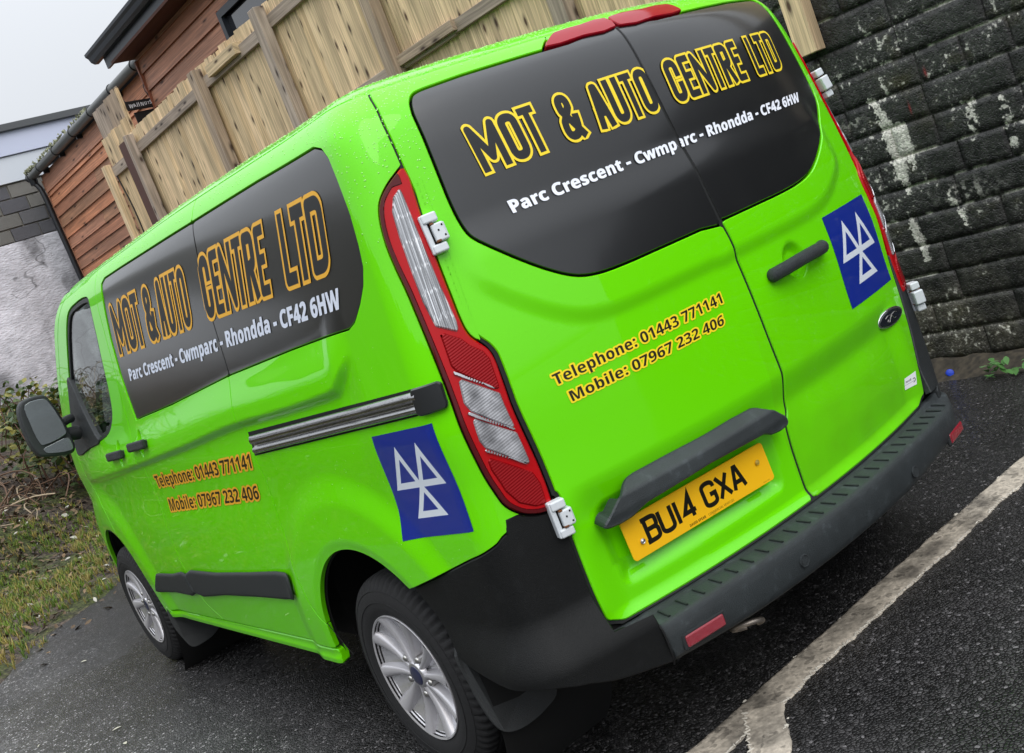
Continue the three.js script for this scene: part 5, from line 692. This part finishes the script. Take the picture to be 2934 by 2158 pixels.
// --- wheels ---
const tyreGeo = (() => {
  const prof = [[0.200, -0.085], [0.216, -0.100], [0.245, -0.109], [0.275, -0.1075], [0.300, -0.101], [0.318, -0.092], [0.328, -0.082], [0.3335, -0.070], [0.3355, -0.055]]; // outer half: radius, x
  const ring = []; prof.forEach((p) => ring.push(p)); for (const x of [-0.045, -0.0445, -0.035, -0.0345, 0.0, 0.0345, 0.035, 0.0445, 0.045]) ring.push([Math.abs(Math.abs(x) - 0.04) < 0.0049 ? 0.328 : 0.3365, x]); for (let i = prof.length - 1; i >= 0; i--) ring.push([prof[i][0], -prof[i][1]]);
  const N = 288, m = ring.length, pos = [], uv = [], idx = [];
  for (let i = 0; i <= N; i++) { const th = i / N * Math.PI * 2, ph = i % 4; ring.forEach(([r, x], k) => { const sh = k >= 5 && k <= 8 || k >= m - 9 && k <= m - 6; const q = r - (sh && ph === 0 ? 0.011 : 0) + (k === 3 && (i % 72) > 8 && (i % 72) < 30 ? 0 : 0); pos.push(x - (k === 2 || k === 3 ? 0.0015 * Math.sign(-x) * 0 : 0), q * Math.sin(th), q * Math.cos(th)); uv.push(i / N * 2.1, k * 0.03); if (i < N && k < m - 1) { const j = i * m + k; idx.push(j, j + m, j + 1, j + 1, j + m, j + m + 1); } }); }
  const g = geoFrom(pos, null, uv, idx);
  const band = new THREE.TorusGeometry(0.262, 0.0016, 6, 96).rotateY(Math.PI / 2).translate(-0.1088, 0, 0), band2 = new THREE.TorusGeometry(0.297, 0.0016, 6, 96).rotateY(Math.PI / 2).translate(-0.1022, 0, 0);
  return merge([g, band, band2]);
})();
const rimRing = new THREE.LatheGeometry([[0.206, -0.100], [0.2115, -0.104], [0.2135, -0.102], [0.2125, -0.096], [0.205, -0.090], [0.198, -0.080], [0.193, -0.04], [0.190, 0.04], [0.2, 0.09]].map(([r, y]) => new THREE.Vector2(r, y)), 96).rotateZ(-Math.PI / 2);
const rimBack = new THREE.CylinderGeometry(0.19, 0.19, 0.01, 48).rotateZ(Math.PI / 2).translate(0.02, 0, 0);
function spokeGeo(th, wide) { // one spoke: narrow at the hub, flaring into the rim, with a raised crest
  const n = 10, pos = [], uv = [], idx = [], sec = [[-1, 0.030], [-0.86, 0.004], [-0.5, -0.002], [0, -0.005], [0.5, -0.002], [0.86, 0.004], [1, 0.030]], m = sec.length;
  for (let i = 0; i <= n; i++) { const t = i / n, r = lerp(0.034, 0.2075, t), w = lerp(0.0105, 0.030, Math.pow(t, 1.5)) * wide, dx = lerp(-0.083, -0.100, Math.pow(t, 0.8)) + 0.010 * Math.sin(t * Math.PI); sec.forEach(([s, d]) => { const y = r, z = s * w * 1.0; pos.push(dx + d, y * Math.cos(th) - z * Math.sin(th), y * Math.sin(th) + z * Math.cos(th)); uv.push(t, s); }); }
  for (let i = 0; i < n; i++) for (let k = 0; k < m - 1; k++) { const j = i * m + k; idx.push(j, j + 1, j + m, j + 1, j + m + 1, j + m); }
  return geoFrom(pos, null, uv, idx);
}
function pocketGeo(th) { // scooped web between two spokes
  const n = 8, m = 8, pos = [], uv = [], idx = [];
  for (let i = 0; i <= n; i++) for (let k = 0; k <= m; k++) { const t = i / n, s = k / m * 2 - 1, r = lerp(0.04, 0.200, t), a = th + s * 0.315, d = -0.062 - 0.020 * Math.pow(t, 3) + 0.012 * Math.sin(Math.PI * t) - 0.016 * s * s * (1 - t * 0.3); pos.push(d, r * Math.cos(a), r * Math.sin(a)); uv.push(t, s); if (i < n && k < m) { const j = i * (m + 1) + k; idx.push(j, j + 1, j + m + 1, j + 1, j + m + 2, j + m + 1); } }
  return geoFrom(pos, null, uv, idx);
}
function wheel(x, z, turn, spin) {
  const w = new THREE.Group(); w.name = 'wheel'; w.position.set(x, HUBY, z); w.rotation.set(0, turn, 0); van.add(w);
  const R = (g) => g.rotateX(spin);
  mesh('tyre', R(tyreGeo.clone()), rubber, w);
  mesh('rim', [R(rimRing.clone())], std(lin(0.62, 0.61, 0.63), 0.30, { metalness: 0.5, side: THREE.DoubleSide }), w);
  mesh('brake_drum', [rimBack.clone(), new THREE.CylinderGeometry(0.14, 0.14, 0.05, 40).rotateZ(Math.PI / 2).translate(-0.005, 0, 0)], std(lin(0.03, 0.03, 0.032), 0.6), w);
  for (let i = 0; i < 10; i++) mesh('spoke', R(spokeGeo(i * Math.PI / 5, i % 2 ? 0.92 : 1.06)), std(lin(0.52, 0.51, 0.53), 0.32, { metalness: 0.35, side: THREE.DoubleSide }), w);
  const pk = std(lin(0.66, 0.66, 0.69), 0.24, { metalness: 0.7, side: THREE.DoubleSide });
  for (let i = 0; i < 10; i++) mesh('spoke_web', R(pocketGeo((i + 0.5) * Math.PI / 5)), pk, w);
  mesh('hub', R(new THREE.LatheGeometry([[0, -0.088], [0.036, -0.090], [0.044, -0.086], [0.047, -0.070]].map(([r, y]) => new THREE.Vector2(r, y)), 40).rotateZ(-Math.PI / 2)), alloy, w);
  mesh('centre_cap', R(new THREE.SphereGeometry(0.033, 28, 12).scale(0.22, 1, 1).translate(-0.089, 0, 0)), phys(lin(0.012, 0.016, 0.06), 0.3, { clearcoat: 1, clearcoatRoughness: 0.05 }), w);
  for (let i = 0; i < 5; i++) { const th = (i * 2 + 0.5) * Math.PI / 5; mesh('lug_nut', [R(new THREE.CylinderGeometry(0.0125, 0.0135, 0.03, 6).rotateZ(Math.PI / 2).translate(-0.068, 0.066 * Math.cos(th), 0.066 * Math.sin(th))), R(new THREE.SphereGeometry(0.0115, 12, 8).scale(0.7, 1, 1).translate(-0.083, 0.066 * Math.cos(th), 0.066 * Math.sin(th)))], steel, w); }
  return w;
}
const RIMX = -0.929;
wheel(RIMX + 0.1, 0, 0, 0.28); wheel(RIMX + 0.1, -WHEELBASE, 0.0, 0.9);
wheel(-RIMX - 0.1, 0, Math.PI, 0.5); wheel(-RIMX - 0.1, -WHEELBASE, Math.PI, 1.2);
for (const [zc, s] of [[0, 1], [-WHEELBASE, 1], [0, -1], [-WHEELBASE, -1]]) mesh('wheel_liner', [new THREE.CylinderGeometry(0.452, 0.452, 0.42, 40, 1, true, Math.PI, Math.PI).rotateX(Math.PI / 2).rotateY(Math.PI / 2).translate(-s * 0.732, HUBY, zc), box(0.01, 0.46, 0.9, -s * 0.52, HUBY + 0.23, zc)], std(lin(0.003, 0.003, 0.003), 0.95, { side: THREE.DoubleSide }), van);
// mud flaps
{
  const flap = (pts, z, bend) => { const c = polyRound(pts, 4), s = new THREE.Shape(c.map(([x, y]) => new THREE.Vector2(x, y))), g = new THREE.ExtrudeGeometry(s, { depth: 0.008, bevelEnabled: true, bevelThickness: 0.003, bevelSize: 0.003, bevelSegments: 2 }).translate(0, 0, z), p = g.attributes.position; for (let i = 0; i < p.count; i++) p.setZ(i, p.getZ(i) + bend * (0.5 - p.getY(i)) ** 2); g.computeVertexNormals(); return g; };
  const fm = std(lin(0.022, 0.024, 0.025), 0.6, { bumpMap: plastTex, bumpScale: 0.001 });
  mesh('mud_flap', flap([[-0.955, 0.50], [-0.962, 0.40], [-0.958, 0.285], [-0.945, 0.250], [-0.90, 0.232], [-0.80, 0.235], [-0.745, 0.255], [-0.73, 0.40], [-0.73, 0.5]], 0.40, 0.9), fm, van);
  mesh('mud_flap', flap([[-0.935, 0.40], [-0.958, 0.31], [-0.945, 0.22], [-0.925, 0.163], [-0.89, 0.155], [-0.80, 0.168], [-0.755, 0.20], [-0.74, 0.30], [-0.74, 0.42]], -2.42, 0.5), fm, van);
}
// --- right side: plain sheets mirrored, seen only along its edge ---
{
  const rs = (a, v) => { const b = -a; return Math.max(noseF(b, v), v - sideTop, -wheelHoles(b, v), 0.36 - v, rightEdge(v) + 0.10 * sstep(0.8, 0.9, v) * sstep(1.75, 1.70, v) - b + 0.0, (b < 1.62 ? -(v - (b > 0.9 ? bumperLine(b) + 0.03 : 0.97)) : -1), -dwF(b, v)); };
  mesh('side_panel', panel(rs, [-aFront, -0.78, 0.3, 2.02], { step: 0.022 }), paintPlain, van);
  mesh('window_glass', panel((a, v) => dwF(-a, v), [-4.75, -3.4, 1.18, 1.93], { step: 0.03, off: () => -0.01, gap: 0, bevel: 0, lip: 0 }), phys(lin(0.62, 0.68, 0.66), 0.01, { transmission: 1, thickness: 0 }), van);
}
// --- rain drops standing on the upper skin ---
{
  const g = [], drop = new THREE.SphereGeometry(1, 6, 3, 0, Math.PI * 2, 0, Math.PI / 2);
  const put = (a, v, r) => { if (swF(a, v) < 0.01 || archF(0, 0.47)(a, v) < 0 || archF(-WHEELBASE, 0.47)(a, v) < 0 || rwlF(a, v) < 0.01 || lampF(a, v) < 0.012 || (a < 1 && BRL(a, v) < 0.01)) return; const F = frame(a, v, 0); g.push(drop.clone().scale(r, r * 0.5, r).rotateX(Math.PI / 2).applyMatrix4(F)); };
  for (let i = 0; i < 900; i++) put(rr(0.70, 1.15), 1.55 + 0.5 * Math.sqrt(rnd()), rr(0.0008, 0.0024)); for (let i = 0; i < 900; i++) put(rr(-0.6, 0.95), rr(1.96, 2.10), rr(0.0009, 0.0026)); for (let i = 0; i < 900; i++) put(rr(1.1, 3.8), rr(1.93, 2.12), rr(0.001, 0.003)); for (let i = 0; i < 500; i++) put(rr(1.0, 4.2), rr(0.7, 1.38), rr(0.0008, 0.0018));
  mesh('rain_drops', g, phys(lin(0.30, 0.80, 0.12), 0.04, { clearcoat: 1, clearcoatRoughness: 0.0 }), van).userData.kind = 'stuff';
}
// --- prints: window lettering, phone numbers, test station signs ---
const decal = (t, extra = {}) => new THREE.MeshStandardMaterial({ map: t, transparent: true, alphaTest: 0.4, roughness: 0.45, ...extra });
function titleTex(spans, W, H, color, fill, aspect = 1) { // spans: [word, x0, x1] as fractions
  return ctex(W, H, (g) => {
    g.clearRect(0, 0, W, H); g.lineJoin = 'round'; g.lineCap = 'butt';
    for (const [word, s0, s1] of spans) {
      const wd = [...word].map((c) => ({ M: 1.42, N: 1.18, T: 0.84, L: 0.80, E: 0.86 })[c] || 1), tw = wd.reduce((a, b) => a + b, 0), xs = []; wd.reduce((a, b, i) => ((xs[i] = [s0 * W + a * (s1 - s0) * W / tw, b * (s1 - s0) * W / tw]), a + b), 0); const sq = aspect, sw0 = H * 0.165, ol = H * 0.052;
            [...word].forEach((ch, i) => { const [x, cw] = xs[i], sw = Math.min(sw0, cw * (ch === 'M' ? 0.21 : ch === 'N' ? 0.24 : 0.33)), pad = sw / 2 + ol, o2 = 2 * ol, p = glyph(ch, x + pad - ol * 0.35, pad, Math.max(4, cw - 2 * pad + ol * 0.7), H - 2 * pad), lp = (w, c) => { g.strokeStyle = c; g.lineWidth = w; g.lineCap = 'square'; g.stroke(p); }; lp(sw + o2, color); lp(sw, fill); });
    }
  });
}
function textTex(text, W, H, color, outline, weight = 'bold') {
  return ctex(W, H, (g) => { g.clearRect(0, 0, W, H); g.font = `${weight} ${Math.round(H * 0.78)}px sans-serif`; const m = g.measureText(text); g.save(); g.translate(W * 0.01, H * 0.80); g.scale(W * 0.98 / m.width, 1.0); g.lineJoin = 'round'; if (outline) { g.strokeStyle = outline; g.lineWidth = H * 0.17; g.strokeText(text, 0, 0); } g.fillStyle = color; if (!outline) { g.strokeStyle = color; g.lineWidth = H * 0.03; g.strokeText(text, 0, 0); } g.fillText(text, 0, 0); g.restore(); });
}
const vinylHex = '#101214';
{ // rear title: a from 0.652 to -0.752
  const a0 = 0.652, a1 = -0.752, fx = (a) => (a0 - a) / (a0 - a1), q = (l, r) => { const s = fx(l), t = fx(r), Q = [[0.652, 1.790], [-0.752, 1.796], [-0.722, 1.656], [0.634, 1.648]], L = (i, j, k) => [lerp(Q[i][0], Q[j][0], k), lerp(Q[i][1], Q[j][1], k)]; return [[L(0, 1, s), L(0, 1, t), L(3, 2, t), L(3, 2, s)], [s, t]]; };
  const T = titleTex([['MOT', 0.0, 0.164], ['&', 0.204, 0.262], ['AUTO', 0.295, 0.478], ['CENTRE', 0.527, 0.815], ['LTD', 0.860, 1.0]], 2048, 200, '#ffe02a', vinylHex), m = decal(T);
  const [ql, ul] = q(0.652, -0.013), [qr, ur] = q(-0.026, -0.752); mesh('window_lettering', patch(ql, 60, 8, 0.0012, false, ul), m, rdL); mesh('window_lettering', patch(qr, 60, 8, 0.0012, false, ur), m, rdR);
  const A = textTex('Parc Crescent - Cwmparc - Rhondda - CF42 6HW', 2048, 96, '#f2f6ff', null), ma = decal(A), Q2 = [[0.622, 1.585], [-0.752, 1.587], [-0.720, 1.535], [0.614, 1.528]], L2 = (i, j, k) => [lerp(Q2[i][0], Q2[j][0], k), lerp(Q2[i][1], Q2[j][1], k)], cut = (s, t) => [L2(0, 1, s), L2(0, 1, t), L2(3, 2, t), L2(3, 2, s)], sl = (0.62 + 0.016) / 1.372, sr = (0.62 + 0.031) / 1.372;
  mesh('address_lettering', patch(cut(0, sl), 60, 4, 0.0012, false, [0, sl]), ma, rdL); mesh('address_lettering', patch(cut(sr, 1), 60, 4, 0.0012, false, [sr, 1]), ma, rdR);
  const P1 = textTex('Telephone: 01443 771141', 1400, 96, '#15140c', '#ffe21f'), P2 = textTex('Mobile: 07967 232 406', 1300, 96, '#15140c', '#ffe21f');
  mesh('phone_number', [patch([[0.664, 1.146], [0.054, 1.150], [0.056, 1.099], [0.660, 1.096]], 40, 3, 0.0012)], decal(P1), rdL);
  mesh('phone_number', [patch([[0.640, 1.090], [0.078, 1.093], [0.088, 1.045], [0.638, 1.042]], 40, 3, 0.0012)], decal(P2), rdL);
}
{ // left flank
  const T = titleTex([['MOT', 0.0, 0.185], ['&', 0.208, 0.270], ['AUTO', 0.290, 0.452], ['CENTRE', 0.520, 0.792], ['LTD', 0.846, 1.0]], 2048, 200, '#f2b430', vinylHex), m = decal(T);
  const Q = [[3.285, 1.812], [1.145, 1.782], [1.235, 1.562], [3.335, 1.586]], L = (i, j, k) => [lerp(Q[i][0], Q[j][0], k), lerp(Q[i][1], Q[j][1], k)], cut = (s, t) => [L(0, 1, s), L(0, 1, t), L(3, 2, t), L(3, 2, s)], sl = (3.285 - 2.172) / 2.14, sr = (3.285 - 2.164) / 2.14;
  mesh('window_lettering', patch(cut(0, sl), 50, 8, -0.0022, false, [0, sl]), m, sliding); mesh('window_lettering', patch(cut(sr, 1), 50, 8, -0.0022, false, [sr, 1]), m, van);
  const A = textTex('Parc Crescent - Cwmparc - Rhondda - CF42 6HW', 2048, 96, '#dfe6f5', null), ma = decal(A), Q2 = [[3.300, 1.548], [1.205, 1.545], [1.235, 1.455], [3.322, 1.465]], L2 = (i, j, k) => [lerp(Q2[i][0], Q2[j][0], k), lerp(Q2[i][1], Q2[j][1], k)], c2 = (s, t) => [L2(0, 1, s), L2(0, 1, t), L2(3, 2, t), L2(3, 2, s)];
  const s2 = (3.3 - 2.20) / 2.095, s3 = (3.3 - 2.192) / 2.095;
  mesh('address_lettering', patch(c2(0, s2), 50, 4, -0.0022, false, [0, s2]), ma, sliding); mesh('address_lettering', patch(c2(s3, 1), 50, 4, -0.0022, false, [s3, 1]), ma, van);
  const P1 = textTex('Telephone: 01443 771141', 1024, 112, '#171305', '#f0b02c'), P2 = textTex('Mobile: 07967 232 406', 1024, 112, '#171305', '#f0b02c');
  mesh('phone_number', patch([[3.430, 1.086], [2.20, 1.140], [2.240, 1.048], [3.455, 0.994]], 40, 4, 0.0014), decal(P1), sliding); mesh('phone_number', patch([[3.385, 0.978], [2.268, 1.022], [2.306, 0.934], [3.410, 0.884]], 40, 4, 0.0014), decal(P2), sliding);
}
{ // blue test station signs with three linked white triangles
  const sign = (tri) => ctex(512, 480, (g, w, h) => { g.fillStyle = '#0a2a92'; g.fillRect(0, 0, w, h); g.strokeStyle = '#e6eef8'; g.lineJoin = 'miter'; g.miterLimit = 12; g.lineWidth = 30; for (const t of tri) { g.beginPath(); t.forEach(([x, y], i) => (i ? g.lineTo(x * w, y * h) : g.moveTo(x * w, y * h))); g.closePath(); g.stroke(); } });
  const tri = [[[0.335, 0.19], [0.145, 0.505], [0.49, 0.505]], [[0.685, 0.19], [0.52, 0.505], [0.84, 0.505]], [[0.505, 0.535], [0.335, 0.79], [0.69, 0.79]]];
  const blue = (map) => phys(0xffffff, 0.3, { map, clearcoat: 0.7, clearcoatRoughness: 0.05 }), T = sign(tri);
  mesh('test_station_sign', patch([[-0.502, 1.191], [-0.826, 1.193], [-0.814, 0.897], [-0.484, 0.897]], 16, 14, 0.0012), blue(T), rdR);
  mesh('test_station_sign', patch([[1.309, 1.126], [0.989, 1.140], [0.999, 0.853], [1.349, 0.826]], 18, 14, 0.0012), blue(T), van);
}

renderer.render(scene, camera);
